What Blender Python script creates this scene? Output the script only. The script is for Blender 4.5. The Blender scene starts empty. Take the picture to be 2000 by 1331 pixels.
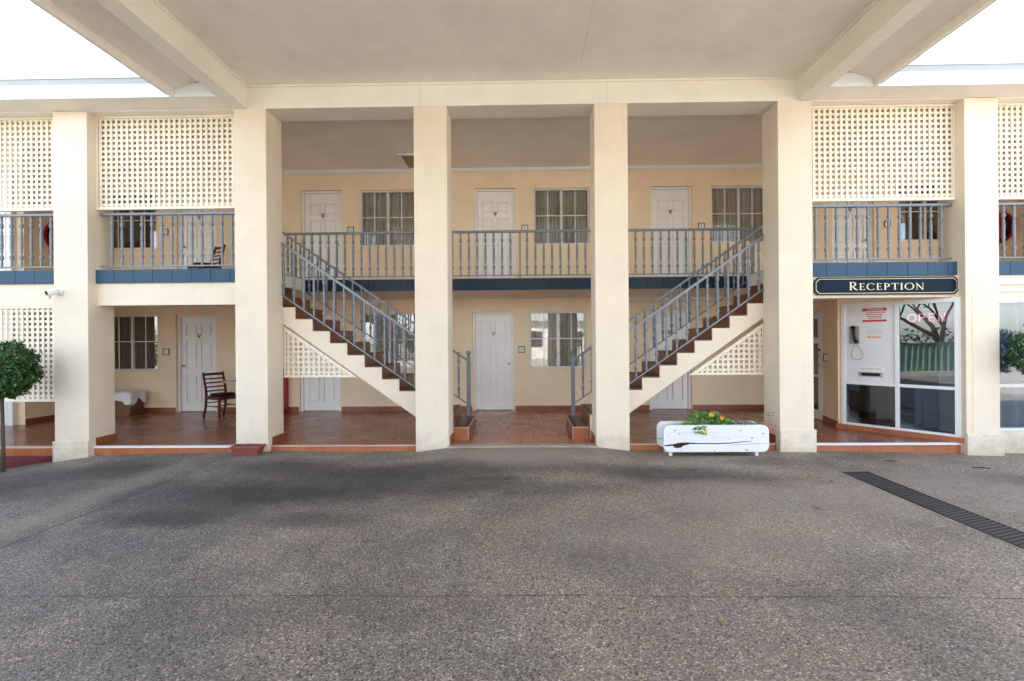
import bpy, bmesh, math, random
from mathutils import Vector, Matrix
R = math.radians
random.seed(7)
S = bpy.context.scene
COL = S.collection
# ------------------------------------------------------------------ camera
CAMZ = 1.494
cd = bpy.data.cameras.new('camera'); cam = bpy.data.objects.new('camera', cd); COL.objects.link(cam)
cd.sensor_width = 36.0; cd.lens = 944/2000*36.0; cd.shift_x = -9/2000.0; cd.clip_end = 2000; cd.clip_start = .05
yaw = math.atan(15/944.0); roll = R(.42)
fw = Vector((-math.sin(yaw), math.cos(yaw), 0)); r0 = Vector((math.cos(yaw), math.sin(yaw), 0)); u0 = Vector((0, 0, 1))
rr = r0*math.cos(roll)-u0*math.sin(roll); uu = u0*math.cos(roll)+r0*math.sin(roll)
M = Matrix((rr, uu, -fw)).transposed().to_4x4(); M.translation = (0, 0, CAMZ); cam.matrix_world = M
S.camera = cam
# ------------------------------------------------------------------ light
SUN_EL, SUN_AZ = R(46), R(14)          # sun stands behind the motel, slightly to the right
w = bpy.data.worlds.new('World'); S.world = w; w.use_nodes = True
nt = w.node_tree; bg = nt.nodes['Background']; sky = nt.nodes.new('ShaderNodeTexSky')
sky.sky_type = 'NISHITA'; sky.sun_disc = False; sky.sun_elevation = SUN_EL; sky.sun_rotation = SUN_AZ
sky.air_density = 1.0; sky.dust_density = 1.0; sky.ozone_density = 1.0
hs = nt.nodes.new('ShaderNodeHueSaturation'); hs.inputs['Saturation'].default_value = .6; nt.links.new(sky.outputs[0], hs.inputs['Color']); nt.links.new(hs.outputs[0], bg.inputs[0]); bg.inputs[1].default_value = .15
sl = bpy.data.lights.new('sun', 'SUN'); so = bpy.data.objects.new('sun', sl); COL.objects.link(so)
sl.energy = 4.5; sl.angle = R(.5); sl.color = (1, .95, .87)
sd = Vector((math.sin(SUN_AZ)*math.cos(SUN_EL), math.cos(SUN_AZ)*math.cos(SUN_EL), math.sin(SUN_EL)))
so.rotation_euler = sd.to_track_quat('Z', 'Y').to_euler()
S.view_settings.view_transform = 'Standard'; S.view_settings.look = 'None'; S.view_settings.gamma = 1
S.view_settings.exposure = 2.5
S.render.engine = 'CYCLES'
S.cycles.max_bounces = 8; S.cycles.diffuse_bounces = 6; S.cycles.transparent_max_bounces = 12
# ------------------------------------------------------------------ materials
def nodes(name):
    m = bpy.data.materials.new(name); m.use_nodes = True
    t = m.node_tree; return m, t, t.nodes['Principled BSDF']
def noise(t, scale, detail=4, rough=.6, vec=None):
    n = t.nodes.new('ShaderNodeTexNoise'); n.inputs['Scale'].default_value = scale
    n.inputs['Detail'].default_value = detail; n.inputs['Roughness'].default_value = rough
    if vec: t.links.new(vec, n.inputs['Vector'])
    return n
def objco(t): return t.nodes.new('ShaderNodeTexCoord').outputs['Object']
def ramp(t, fac, stops):
    r = t.nodes.new('ShaderNodeValToRGB'); cr = r.color_ramp
    while len(cr.elements) < len(stops): cr.elements.new(.5)
    for e, (p, c) in zip(cr.elements, stops):
        e.position = p; e.color = (c, c, c, 1) if isinstance(c, (int, float)) else (*c, 1)
    t.links.new(fac, r.inputs[0]); return r.outputs[0]
def mixc(t, fac, a, b, mode='MIX'):
    m = t.nodes.new('ShaderNodeMix'); m.data_type = 'RGBA'; m.blend_type = mode
    for s, v in ((m.inputs[0], fac), (m.inputs[6], a), (m.inputs[7], b)):
        if isinstance(v, (int, float)): s.default_value = v
        elif isinstance(v, tuple): s.default_value = (*v, 1)
        else: t.links.new(v, s)
    return m.outputs[2]
def bump(t, b, h, strength=.3, dist=.01):
    n = t.nodes.new('ShaderNodeBump'); n.inputs['Strength'].default_value = strength; n.inputs['Distance'].default_value = dist
    t.links.new(h, n.inputs['Height']); t.links.new(n.outputs[0], b.inputs['Normal'])
def paint(name, c, rough=.6, var=.06, dirt=0, bscale=120, bstr=.12, metallic=0, streak=0, pits=0, splash=0):
    m, t, b = nodes(name); co = objco(t)
    n = noise(t, 1.7, 6, .65, co)
    lo = tuple(x*(1-var*1.6) for x in c); hi = tuple(min(1, x*(1+var)) for x in c)
    colr = ramp(t, n.outputs[0], [(.3, lo), (.7, hi)])
    if dirt:
        n2 = noise(t, 5.5, 9, .8, co)
        f = ramp(t, n2.outputs[0], [(.57, 0.0), (.8, dirt)])
        colr = mixc(t, f, colr, tuple(x*.45 for x in c))
    if streak:
        mp = t.nodes.new('ShaderNodeMapping'); mp.inputs['Scale'].default_value = (14, 14, .7); t.links.new(co, mp.inputs[0])
        n4 = noise(t, 1.0, 5, .7, mp.outputs[0])
        f = ramp(t, n4.outputs[0], [(.56, 0.0), (.78, streak)])
        colr = mixc(t, f, colr, tuple(x*.55 for x in c))
    t.links.new(colr, b.inputs['Base Color']); b.inputs['Roughness'].default_value = rough; b.inputs['Metallic'].default_value = metallic
    if pits:
        v = t.nodes.new('ShaderNodeTexVoronoi'); v.inputs['Scale'].default_value = 3.3; t.links.new(co, v.inputs['Vector'])
        nd = noise(t, 40, 2, .5, co); f = ramp(t, v.outputs['Distance'], [(.02, pits), (.035, 0.0)])
        colr = mixc(t, f, colr, tuple(x*.35 for x in c)); t.links.new(colr, b.inputs['Base Color'])
    if splash:
        sx = t.nodes.new('ShaderNodeSeparateXYZ'); t.links.new(co, sx.inputs[0]); nz = noise(t, 7, 7, .75, co)
        ad = t.nodes.new('ShaderNodeMath'); ad.operation = 'MULTIPLY_ADD'; ad.inputs[1].default_value = -.9; t.links.new(nz.outputs[0], ad.inputs[0]); t.links.new(sx.outputs[2], ad.inputs[2])
        f = ramp(t, ad.outputs[0], [(0.0, splash), (.02, 0.0)]); ad2 = t.nodes.new('ShaderNodeMapRange'); ad2.inputs[1].default_value = -.62; ad2.inputs[2].default_value = -.28; ad2.inputs[3].default_value = splash; ad2.inputs[4].default_value = 0; t.links.new(ad.outputs[0], ad2.inputs[0])
        colr = mixc(t, ad2.outputs[0], colr, (.30, .25, .19)); t.links.new(colr, b.inputs['Base Color'])
    n3 = noise(t, bscale, 3, .6, co); bump(t, b, n3.outputs[0], bstr, .004)
    return m
CREAM = (.77, .668, .535)
M_cream = paint('cream render', CREAM, .75, .045, .18, 90, .25, streak=.14, pits=.25, splash=.45)
M_wall = paint('cream wall', (.88, .71, .505), .75, .04, .10, 90, .25)
M_beam = paint('pale cream timber', (.81, .76, .66), .6, .04, .2, 60, .12, streak=.10, pits=.5)
M_lattice = paint('lattice cream', (.80, .72, .58), .55, .05, .1)
M_ceil = paint('ceiling sheet', (.86, .80, .72), .7, .05, .12, 40, .08)
M_white = paint('white gloss paint', (.80, .81, .82), .35, .02, .04)
M_door = paint('white door paint', (.88, .865, .85), .38, .02, .03)
M_fascia = paint('white fascia', (.74, .77, .80), .4, .03, .06)
M_gutter = paint('grey green gutter', (.38, .40, .37), .5, .05, .2)
M_rail = paint('slate blue metal', (.18, .21, .25), .38, .05, .12, 200, .1)
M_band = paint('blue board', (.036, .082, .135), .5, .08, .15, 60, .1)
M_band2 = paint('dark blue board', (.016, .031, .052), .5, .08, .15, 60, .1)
M_navy = paint('navy sign', (.004, .013, .030), .3, .05)
M_black = paint('black', (.012, .012, .013), .4, .05)
M_gold = paint('cream gold letters', (.80, .72, .48), .35, .04)
M_alu = paint('aluminium frame', (.72, .74, .75), .35, .03, .05)
M_steel = paint('brushed steel', (.45, .45, .42), .35, .1, .1, metallic=.7)
M_dsteel = paint('aged brass', (.16, .14, .11), .4, .1, .1, metallic=.7)
M_red = paint('signal red', (.42, .012, .02), .4, .06)
M_maroon = paint('maroon paint', (.13, .015, .025), .6, .12, .2)
M_chair = paint('cherry wood', (.10, .017, .012), .3, .2, .1)
M_seat = paint('black vinyl', (.014, .013, .012), .45, .1)
M_table = paint('pale laminate', (.66, .62, .55), .3, .03)
M_box = paint('varnished timber', (.16, .055, .018), .35, .25)
M_cloth = paint('white cotton', (.82, .83, .86), .9, .03, 0, 60, .3)
M_hatch = paint('brown ply', (.33, .19, .10), .6, .1)
M_dark = paint('dark interior', (.03, .03, .03), .9, .1)
M_carpet = paint('interior', (.10, .09, .08), .9, .1)
M_terra = paint('terracotta plastic', (.24, .055, .04), .5, .15, .3)
M_soil = paint('potting soil', (.05, .035, .025), .95, .3, 0, 80, .8)
M_bark = paint('bark', (.10, .075, .055), .9, .3, .3, 40, .8)
M_conc = paint('concrete', (.40, .37, .32), .85, .1, .3, 60, .4)
M_fence = paint('green steel sheet', (.20, .31, .24), .45, .06)
M_grout = paint('pale tile trim', (.55, .42, .33), .5, .08)
M_nose = paint('white nosing', (.72, .72, .72), .4, .05, .15)
M_red_txt = paint('red print', (.55, .03, .03), .5, .1)
M_gry_txt = paint('grey print', (.30, .34, .40), .5, .1)
M_orange_txt = paint('orange print', (.70, .30, .16), .5, .1)
M_card = paint('white card', (.74, .75, .77), .4, .02)
M_dgrey = paint('dark print', (.06, .055, .05), .5, .1)
M_curtain = paint('olive curtain', (.40, .385, .32), .9, .08, 0, 90, .2)
M_curtblue = paint('blue grey curtain', (.15, .24, .31), .9, .1, 0, 90, .2)
M_curtfar = paint('blue curtain', (.055, .12, .18), .9, .1, 0, 90, .2)
M_curtgrn = paint('green curtain', (.17, .27, .20), .9, .1, 0, 90, .2)
M_darkcurt = paint('dim curtain', (.09, .085, .07), .9, .08, 0, 90, .2)
M_far = paint('far rendered wall', (.62, .58, .52), .7, .06)
M_road = paint('pale concrete paving', (.40, .35, .29), .9, .08, .15, 60, .4)
def spec(m, v): m.node_tree.nodes['Principled BSDF'].inputs['Specular IOR Level'].default_value = v
M_cord = paint('steel cord', (.36, .36, .38), .4, .05)

for m_, v_ in ((M_navy, .08), (M_band, .2), (M_band2, .2), (M_black, .2), (M_seat, .2), (M_chair, .3), (M_gold, .3)): spec(m_, v_)
def tile_mat(name, c1, c2, size, joint=(.10, .05, .035), rough=.28, off=(0, 0), wh=1.0):
    m, t, b = nodes(name); co = objco(t)
    mp = t.nodes.new('ShaderNodeMapping'); mp.inputs['Location'].default_value = (off[0], off[1], 0); t.links.new(co, mp.inputs[0])
    br = t.nodes.new('ShaderNodeTexBrick'); br.offset = 0; br.inputs['Scale'].default_value = 1
    br.inputs['Brick Width'].default_value = size; br.inputs['Row Height'].default_value = size*wh
    br.inputs['Mortar Size'].default_value = .0055; br.inputs['Mortar Smooth'].default_value = .2; br.inputs['Bias'].default_value = 0
    br.inputs['Color1'].default_value = (*c1, 1); br.inputs['Color2'].default_value = (*c2, 1); br.inputs['Mortar'].default_value = (*joint, 1)
    t.links.new(mp.outputs[0], br.inputs['Vector'])
    n = noise(t, 1.1, 1.5, .4, co); f = ramp(t, n.outputs[0], [(.4, .0), (.75, .12)])
    n5 = noise(t, 2.7, 1, .4, co); f5 = ramp(t, n5.outputs[0], [(.4, .0), (.75, .12)])
    c = mixc(t, f, br.outputs['Color'], tuple(x*.55 for x in c1)); c = mixc(t, f5, c, tuple(x*1.35 for x in c2))
    t.links.new(c, b.inputs['Base Color'])
    n2 = noise(t, 2, 1, .5, co); rg = ramp(t, n2.outputs[0], [(.3, rough*.85), (.75, rough*1.15)]); t.links.new(rg, b.inputs['Roughness'])
    inv = t.nodes.new('ShaderNodeMath'); inv.operation = 'SUBTRACT'; inv.inputs[0].default_value = 1; t.links.new(br.outputs['Fac'], inv.inputs[1])
    return m
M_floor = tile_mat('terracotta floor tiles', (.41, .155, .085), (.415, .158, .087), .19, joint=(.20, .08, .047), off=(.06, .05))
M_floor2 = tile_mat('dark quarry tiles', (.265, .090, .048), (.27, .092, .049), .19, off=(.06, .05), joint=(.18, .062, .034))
M_stile = tile_mat('orange skirting tiles', (.34, .10, .035), (.42, .14, .055), .24, (.20, .10, .06), .35, wh=20)
M_skirt = tile_mat('brown skirting tiles', (.22, .06, .022), (.28, .085, .035), .24, (.13, .06, .04), .35, wh=20)
M_riser = paint('brown stair tile', (.24, .078, .032), .35, .16, .2)
M_tread = paint('stair tread tile', (.16, .065, .038), .4, .16, .2)

def glass_mat(name, base=.10, f0=1.45, tint=(1, 1, 1)):
    m = bpy.data.materials.new(name); m.use_nodes = True; t = m.node_tree; t.nodes.clear()
    o = t.nodes.new('ShaderNodeOutputMaterial'); tr = t.nodes.new('ShaderNodeBsdfTransparent'); gl = t.nodes.new('ShaderNodeBsdfGlossy')
    tr.inputs[0].default_value = (*tint, 1); gl.inputs['Roughness'].default_value = .004; gl.inputs[0].default_value = (.95, .97, 1, 1)
    lw = t.nodes.new('ShaderNodeLayerWeight'); fr = t.nodes.new('ShaderNodeMath'); fr.operation = 'POWER'; fr.inputs[1].default_value = 5.0; t.links.new(lw.outputs['Facing'], fr.inputs[0])
    ad = t.nodes.new('ShaderNodeMath'); ad.operation = 'ADD'; ad.use_clamp = True; ad.inputs[1].default_value = base+.03
    mx = t.nodes.new('ShaderNodeMixShader')
    t.links.new(fr.outputs[0], ad.inputs[0]); t.links.new(ad.outputs[0], mx.inputs[0])
    t.links.new(tr.outputs[0], mx.inputs[1]); t.links.new(gl.outputs[0], mx.inputs[2]); t.links.new(mx.outputs[0], o.inputs[0])
    bp = t.nodes.new('ShaderNodeBump'); bp.inputs['Strength'].default_value = .05; bp.inputs['Distance'].default_value = .02
    n = noise(t, 1.6, 1, .4, objco(t)); t.links.new(n.outputs[0], bp.inputs['Height']); t.links.new(bp.outputs[0], gl.inputs['Normal'])
    return m
M_glass = glass_mat('window glass', .05)
M_glass2 = glass_mat('shop glass', .06, tint=(.55, .64, .70))

def emit(name, c, s):
    m = bpy.data.materials.new(name); m.use_nodes = True; t = m.node_tree; t.nodes.clear()
    o = t.nodes.new('ShaderNodeOutputMaterial'); e = t.nodes.new('ShaderNodeEmission'); e.inputs[0].default_value = (*c, 1); e.inputs[1].default_value = s
    t.links.new(e.outputs[0], o.inputs[0]); return m
M_neon = emit('pink neon', (1, .22, .35), .8)

def aggregate():
    m, t, b = nodes('exposed aggregate'); co = objco(t)
    def vor(sc):
        v = t.nodes.new('ShaderNodeTexVoronoi'); v.inputs['Scale'].default_value = sc; t.links.new(co, v.inputs['Vector']); return v
    # large tonal patches: greyer on the left, pinker on the right
    n1 = noise(t, .55, 5, .6, co); n2 = noise(t, 1.6, 5, .65, co)
    base = ramp(t, n1.outputs[0], [(.30, (.145, .128, .108)), (.50, (.235, .197, .162)), (.70, (.320, .268, .212))])
    gx = t.nodes.new('ShaderNodeSeparateXYZ'); t.links.new(co, gx.inputs[0])
    mr = t.nodes.new('ShaderNodeMapRange'); mr.inputs[1].default_value = -3.5; mr.inputs[2].default_value = 1.5; t.links.new(gx.outputs[0], mr.inputs[0])
    base = mixc(t, mr.outputs[0], mixc(t, .65, base, (.104, .110, .116)), base)
    f2 = ramp(t, n2.outputs[0], [(.42, 0.0), (.75, .35)]); base = mixc(t, f2, base, (.125, .118, .112))
    n6 = noise(t, .9, 6, .62, co); f6 = ramp(t, n6.outputs[0], [(.48, 0.0), (.62, .55)]); base = mixc(t, f6, base, (.285, .232, .185))
    n7 = noise(t, 2.6, 6, .7, co); f7 = ramp(t, n7.outputs[0], [(.52, 0.0), (.72, .5)]); base = mixc(t, f7, base, (.30, .285, .245))
    # pebbles of two sizes, each with its own shade
    v1 = vor(112); sp = t.nodes.new('ShaderNodeSeparateColor'); t.links.new(v1.outputs['Color'], sp.inputs[0])
    peb = ramp(t, sp.outputs[0], [(0, .22), (.08, .40), (.2, .72), (.5, .97), (.8, 1.25), (.92, 1.7), (1, 2.6)])
    hue = ramp(t, sp.outputs[1], [(0, (1.12, .98, .90)), (.35, (1, 1, 1)), (.7, (.98, 1, 1)), (1, (1.2, 1.0, .84))])
    c = mixc(t, 1.0, base, peb, 'MULTIPLY'); c = mixc(t, .6, c, hue, 'MULTIPLY')
    v2 = vor(46); s2 = t.nodes.new('ShaderNodeSeparateColor'); t.links.new(v2.outputs['Color'], s2.inputs[0])
    big = ramp(t, s2.outputs[0], [(.0, .12), (.045, .2), (.06, 1.0), (.94, 1.0), (.955, 1.9), (1, 2.3)])
    dd = ramp(t, v2.outputs['Distance'], [(.20, 1.0), (.34, 0.0)])
    c2 = mixc(t, 1.0, c, big, 'MULTIPLY'); c = mixc(t, dd, c, c2)
    # oil and tyre stains: soft dark shapes fixed to the slab
    def blob(x, y, rx, ry, s, col, c, wob=.55):
        mp = t.nodes.new('ShaderNodeMapping'); mp.vector_type = 'TEXTURE'
        mp.inputs['Location'].default_value = (x, y, 0); mp.inputs['Scale'].default_value = (rx, ry, 100)
        nn = noise(t, 1.5, 8, .68, co); ad = t.nodes.new('ShaderNodeVectorMath'); ad.operation = 'MULTIPLY_ADD'
        ad.inputs[1].default_value = (wob*2*rx, wob*2*ry, 0); t.links.new(nn.outputs['Color'], ad.inputs[0])
        sb = t.nodes.new('ShaderNodeVectorMath'); sb.operation = 'SUBTRACT'; sb.inputs[1].default_value = (wob*rx, wob*ry, 0)
        t.links.new(co, ad.inputs[2]); t.links.new(ad.outputs[0], sb.inputs[0]); t.links.new(sb.outputs[0], mp.inputs[0])
        ln = t.nodes.new('ShaderNodeVectorMath'); ln.operation = 'LENGTH'; t.links.new(mp.outputs[0], ln.inputs[0])
        f = ramp(t, ln.outputs['Value'], [(.35, min(1, s*1.25)), (.95, 0.0)])
        nb = noise(t, 5, 6, .7, co); fb = ramp(t, nb.outputs[0], [(.3, .75), (.6, 1.0)]); mm = t.nodes.new('ShaderNodeMath'); mm.operation = 'MULTIPLY'; t.links.new(f, mm.inputs[0]); t.links.new(fb, mm.inputs[1]); f = mm.outputs[0]
        return mixc(t, f, c, col)
    D = (.026, .027, .030)
    for a in ((-3.0, 5.15, 2.6, 1.2, .45), (-6.2, 5.5, 1.9, .9, .45), (-.6, 5.9, 2.4, .4, .35), (-2.6, 5.1, 1.5, .55, .75), (-3.2, 4.4, .9, .35, .6), (-1.9, 5.8, 1.4, .5, .6), (-3.1, 6.1, .9, .45, .65), (-1.1, 5.4, 1.0, .7, .5),
              (-5.3, 6.0, 1.0, .6, .6), (-6.0, 5.2, 1.3, .5, .55), (-1.9, 4.3, .8, .3, .5), (.0, 5.2, 1.5, .35, .40), (1.7, 5.75, 1.3, .45, .65), (2.6, 5.5, .9, .4, .4),
              (-4.6, 3.9, .8, .4, .35), (5.5, 5.6, 1.0, .4, .35), (6.3, 5.1, .9, .5, .35), (-.45, 5.5, .5, .12, .5), (.4, 3.6, .9, .3, .2), (-1.2, 2.9, 1.4, .3, .18), (3.2, 6.3, 1.0, .3, .35)):
        c = blob(a[0], a[1], a[2], a[3], a[4], D, c)
    for a in ((0.0, 6.35, 1.1, .6, .5), (2.9, 4.9, 2.0, .8, .35), (4.6, 5.6, 1.0, .6, .4), (1.4, 3.9, 1.8, .8, .25), (-4.5, 4.9, .3, 2.4, .32), (-7.0, 4.3, 1.6, .35, .35), (-.1, 6.5, 1.3, .5, .5), (5.6, 4.7, 1.6, .8, .4)):
        c = blob(a[0], a[1], a[2], a[3], a[4], (.32, .275, .235), c)
    vd = t.nodes.new('ShaderNodeTexVoronoi'); vd.inputs['Scale'].default_value = 1.7
    nn = noise(t, 9, 4, .6, co); av = t.nodes.new('ShaderNodeVectorMath'); av.operation = 'MULTIPLY_ADD'; av.inputs[1].default_value = (.09, .09, 0); t.links.new(nn.outputs['Color'], av.inputs[0]); t.links.new(co, av.inputs[2]); t.links.new(av.outputs[0], vd.inputs['Vector'])
    fd = ramp(t, vd.outputs['Distance'], [(.05, .6), (.11, 0.0)]); sd2 = t.nodes.new('ShaderNodeSeparateColor'); t.links.new(vd.outputs['Color'], sd2.inputs[0])
    gt = ramp(t, sd2.outputs[0], [(.55, 0.0), (.6, 1.0)]); ml = t.nodes.new('ShaderNodeMath'); ml.operation = 'MULTIPLY'; t.links.new(fd, ml.inputs[0]); t.links.new(gt, ml.inputs[1])
    c = mixc(t, ml.outputs[0], c, (.06, .055, .05))
    t.links.new(c, b.inputs['Base Color'])
    rg = ramp(t, sp.outputs[2], [(0, .45), (1, .85)]); t.links.new(rg, b.inputs['Roughness'])
    h = t.nodes.new('ShaderNodeMath'); h.operation = 'SUBTRACT'; h.inputs[0].default_value = 1; t.links.new(v1.outputs['Distance'], h.inputs[1])
    bump(t, b, h.outputs[0], .7, .006)
    return m
M_agg = aggregate()
def leafmat(name, a, bb):
    m, t, b = nodes(name); oi = t.nodes.new('ShaderNodeNewGeometry')
    c = ramp(t, oi.outputs['Random Per Island'], [(0, a), (.6, bb), (.93, tuple(x*1.9 for x in bb)), (1, (.22, .16, .05))]); t.links.new(c, b.inputs['Base Color'])
    b.inputs['Roughness'].default_value = .42; return m
M_leaf = leafmat('clipped hedge leaves', (.006, .034, .005), (.020, .088, .011))
M_plant = leafmat('nasturtium leaves', (.03, .13, .02), (.08, .26, .03))
M_dry = leafmat('grey dry foliage', (.13, .12, .09), (.22, .20, .16))
M_grass = leafmat('lime foliage', (.09, .20, .02), (.20, .33, .04))
M_flower = paint('orange petal', (.85, .28, .02), .5, .1)
M_flowerr = paint('red petal', (.65, .06, .03), .5, .1)
M_flowery = paint('yellow petal', (.85, .6, .03), .5, .1)
M_dleaf = paint('dry yellow leaf', (.35, .26, .05), .7, .3)
M_twig = paint('twig brown', (.08, .05, .03), .8, .3)
M_hedgefar = leafmat('distant scrub', (.03, .06, .02), (.07, .12, .04))

# ------------------------------------------------------------------ geometry helpers
class MB:
    def __init__(s): s.v = []; s.f = []
    def box(s, x0, x1, y0, y1, z0, z1):
        n = len(s.v); s.v += [(x, y, z) for z in (z0, z1) for y in (y0, y1) for x in (x0, x1)]
        s.f += [tuple(n+i for i in q) for q in ((0, 2, 3, 1), (4, 5, 7, 6), (0, 1, 5, 4), (2, 6, 7, 3), (0, 4, 6, 2), (1, 3, 7, 5))]; return s
    def quad(s, *p):
        n = len(s.v); s.v += [tuple(q) for q in p]; s.f.append(tuple(range(n, n+len(p)))); return s
    def prism(s, poly, axis, a, b):
        """poly: 2D points; axis 'y' -> (x,z) extruded in y, 'x' -> (y,z), 'z' -> (x,y)"""
        n = len(s.v); k = len(poly)
        P = {'y': lambda p, e: (p[0], e, p[1]), 'x': lambda p, e: (e, p[0], p[1]), 'z': lambda p, e: (p[0], p[1], e)}[axis]
        s.v += [P(p, a) for p in poly]+[P(p, b) for p in poly]
        s.f.append(tuple(range(n, n+k))[::-1]); s.f.append(tuple(range(n+k, n+2*k)))
        for i in range(k): j = (i+1) % k; s.f.append((n+i, n+j, n+k+j, n+k+i))
        return s
    def tube(s, pts, r, seg=8, cap=True):
        pts = [Vector(p) for p in pts]; rs = r if isinstance(r, (list, tuple)) else [r]*len(pts); n0 = len(s.v)
        for i, p in enumerate(pts):
            d = (pts[min(i+1, len(pts)-1)]-pts[max(i-1, 0)]).normalized()
            a = d.cross(Vector((0, 0, 1)) if abs(d.z) < .9 else Vector((1, 0, 0))).normalized(); c = d.cross(a)
            for k in range(seg):
                an = 2*math.pi*k/seg; s.v.append(tuple(p+(a*math.cos(an)+c*math.sin(an))*rs[i]))
        for i in range(len(pts)-1):
            for k in range(seg):
                a = n0+i*seg+k; b = n0+i*seg+(k+1) % seg; s.f.append((a, b, b+seg, a+seg))
        if cap:
            s.f.append(tuple(n0+k for k in range(seg))); e = n0+(len(pts)-1)*seg; s.f.append(tuple(e+k for k in range(seg))[::-1])
        return s
    def lathe(s, prof, cx, cy, seg=12):
        n0 = len(s.v)
        for r, z in prof:
            for k in range(seg): an = 2*math.pi*k/seg; s.v.append((cx+r*math.cos(an), cy+r*math.sin(an), z))
        for i in range(len(prof)-1):
            for k in range(seg): a = n0+i*seg+k; b = n0+i*seg+(k+1) % seg; s.f.append((a, b, b+seg, a+seg))
        s.f.append(tuple(n0+k for k in range(seg))[::-1]); e = n0+(len(prof)-1)*seg; s.f.append(tuple(e+k for k in range(seg)))
        return s
    def bar(s, p, q, wy, h):
        """beam of rectangular section from p to q (in a plane of constant y), width wy along y, height h vertical"""
        (x0, y0, z0), (x1, y1, z1) = p, q
        n = len(s.v)
        for (x, y, z) in (p, q):
            s.v += [(x, y-wy/2, z-h/2), (x, y+wy/2, z-h/2), (x, y+wy/2, z+h/2), (x, y-wy/2, z+h/2)]
        s.f += [(n, n+1, n+2, n+3), (n+7, n+6, n+5, n+4)]+[(n+i, n+4+i, n+4+(i+1) % 4, n+(i+1) % 4) for i in range(4)]
        return s
    def xf(s, mat): s.v = [tuple(mat @ Vector(v)) for v in s.v]; return s
    def build(s, name, mat, parent=None, smooth=False, bevel=0, loc=None):
        me = bpy.data.meshes.new(name)
        off = Vector((0, 0, 0))
        if parent is not None and loc is None:
            q = parent
            while q: off += q.location; q = q.parent
        me.from_pydata([tuple(Vector(v)-off) for v in s.v], [], s.f)
        bm = bmesh.new(); bm.from_mesh(me)
        if bevel:
            eds = [e for e in bm.edges if len(e.link_faces) == 2 and e.calc_face_angle(0) > .6]
            bmesh.ops.bevel(bm, geom=eds, offset=bevel, segments=2, profile=.5, affect='EDGES')
        bmesh.ops.recalc_face_normals(bm, faces=bm.faces[:]); bm.to_mesh(me); bm.free()
        if smooth:
            for p in me.polygons: p.use_smooth = True
        me.materials.append(mat)
        o = bpy.data.objects.new(name, me); COL.objects.link(o)
        if parent is not None: o.parent = parent
        if loc is not None: o.location = loc
        return o
def tag(o, label=None, cat=None, group=None, kind=None):
    for k, v in (('label', label), ('category', cat), ('group', group), ('kind', kind)):
        if v: o[k] = v
    return o
def empty(name, loc=(0, 0, 0), rz=0):
    o = bpy.data.objects.new(name, None); COL.objects.link(o); o.location = loc; o.rotation_euler.z = rz; o.empty_display_size = .1; return o
def copy_tree(o, parent=None):
    c = o.copy(); COL.objects.link(c); c.parent = parent
    for ch in list(o.children): copy_tree(ch, c)
    return c
def text_mb(s, size, depth=.002, align='CENTER', bevel=0):
    """text turned into mesh: returns MB lying in the x-z plane facing -y, origin at centre"""
    cu = bpy.data.curves.new('t', 'FONT'); cu.body = s; cu.size = size; cu.align_x = align; cu.align_y = 'CENTER'; cu.extrude = depth; cu.resolution_u = 3
    o = bpy.data.objects.new('t', cu); COL.objects.link(o); dg = bpy.context.evaluated_depsgraph_get(); dg.update()
    me = bpy.data.meshes.new_from_object(o.evaluated_get(dg)); mb = MB()
    mb.v = [(v.co.x, -v.co.z, v.co.y) for v in me.vertices]; mb.f = [tuple(p.vertices) for p in me.polygons]
    bpy.data.objects.remove(o); bpy.data.curves.remove(cu); bpy.data.meshes.remove(me); return mb

# ------------------------------------------------------------------ ground
GX = [(-40, -.45), (-14, -.33), (-8, -.24), (-6.77, -.205), (-6.26, -.13), (-4.12, -.085), (-3.66, -.065), (-2.6, -.09), (-1.6, -.085), (-1.25, -.04), (-1.0, -.012), (0, -.008), (.95, -.012), (1.2, -.04),
      (1.55, -.085), (3.5, -.09), (4.1, -.10), (6.1, -.145), (6.65, -.16), (9, -.2), (14, -.26), (40, -.4)]
def ghei(x, y):
    for (a, b), (c, d) in zip(GX, GX[1:]):
        if a <= x <= c: near = b+(d-b)*(x-a)/(c-a); break
    else: near = -.4
    far = -.10-.004*abs(x)
    t = min(1, max(0, (y-4.6)/(6.7-4.6))); t = t*t*(3-2*t); t = t**1.3
    return far*(1-t)+near*t
mb = MB()
xs = sorted(set([round(-14+i*.25, 3) for i in range(113)])); ys = [round(-4+i*.2, 3) for i in range(57)]
for y in ys:
    for x in xs: mb.v.append((x, y, ghei(x, y)))
nx = len(xs)
for j in range(len(ys)-1):
    for i in range(nx-1): a = j*nx+i; mb.f.append((a, a+1, a+nx+1, a+nx))
tag(mb.build('driveway', M_agg, smooth=True), kind='structure')
# saw cut joints in the slab
j = MB()
for k in range(60):
    x0 = -5.6+k*.2; x1 = x0+.2; y0 = 3.02+.006*math.sin(k*.7); wv = .0012+.0022*abs(math.sin(k*2.3))
    j.quad((x0, y0-wv, ghei(x0, y0)+.0015), (x1, y0-wv, ghei(x1, y0)+.0015), (x1, y0+wv, ghei(x1, y0)+.0015), (x0, y0+wv, ghei(x0, y0)+.0015))
for k in range(50):
    y0 = -3+k*.2; y1 = y0+.2; X = -4.15; wv = .006
    if y1 > 6.85: break
    j.quad((X-wv, y0, ghei(X, y0)+.0015), (X+wv, y0, ghei(X, y0)+.0015), (X+wv, y1, ghei(X, y1)+.0015), (X-wv, y1, ghei(X, y1)+.0015))
tag(j.build('paving_joints', M_twig), kind='structure')
mb = MB(); mb.box(-300, 300, -300, 300, -1.2, -.55); tag(mb.build('ground', M_road), kind='structure')
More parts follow.
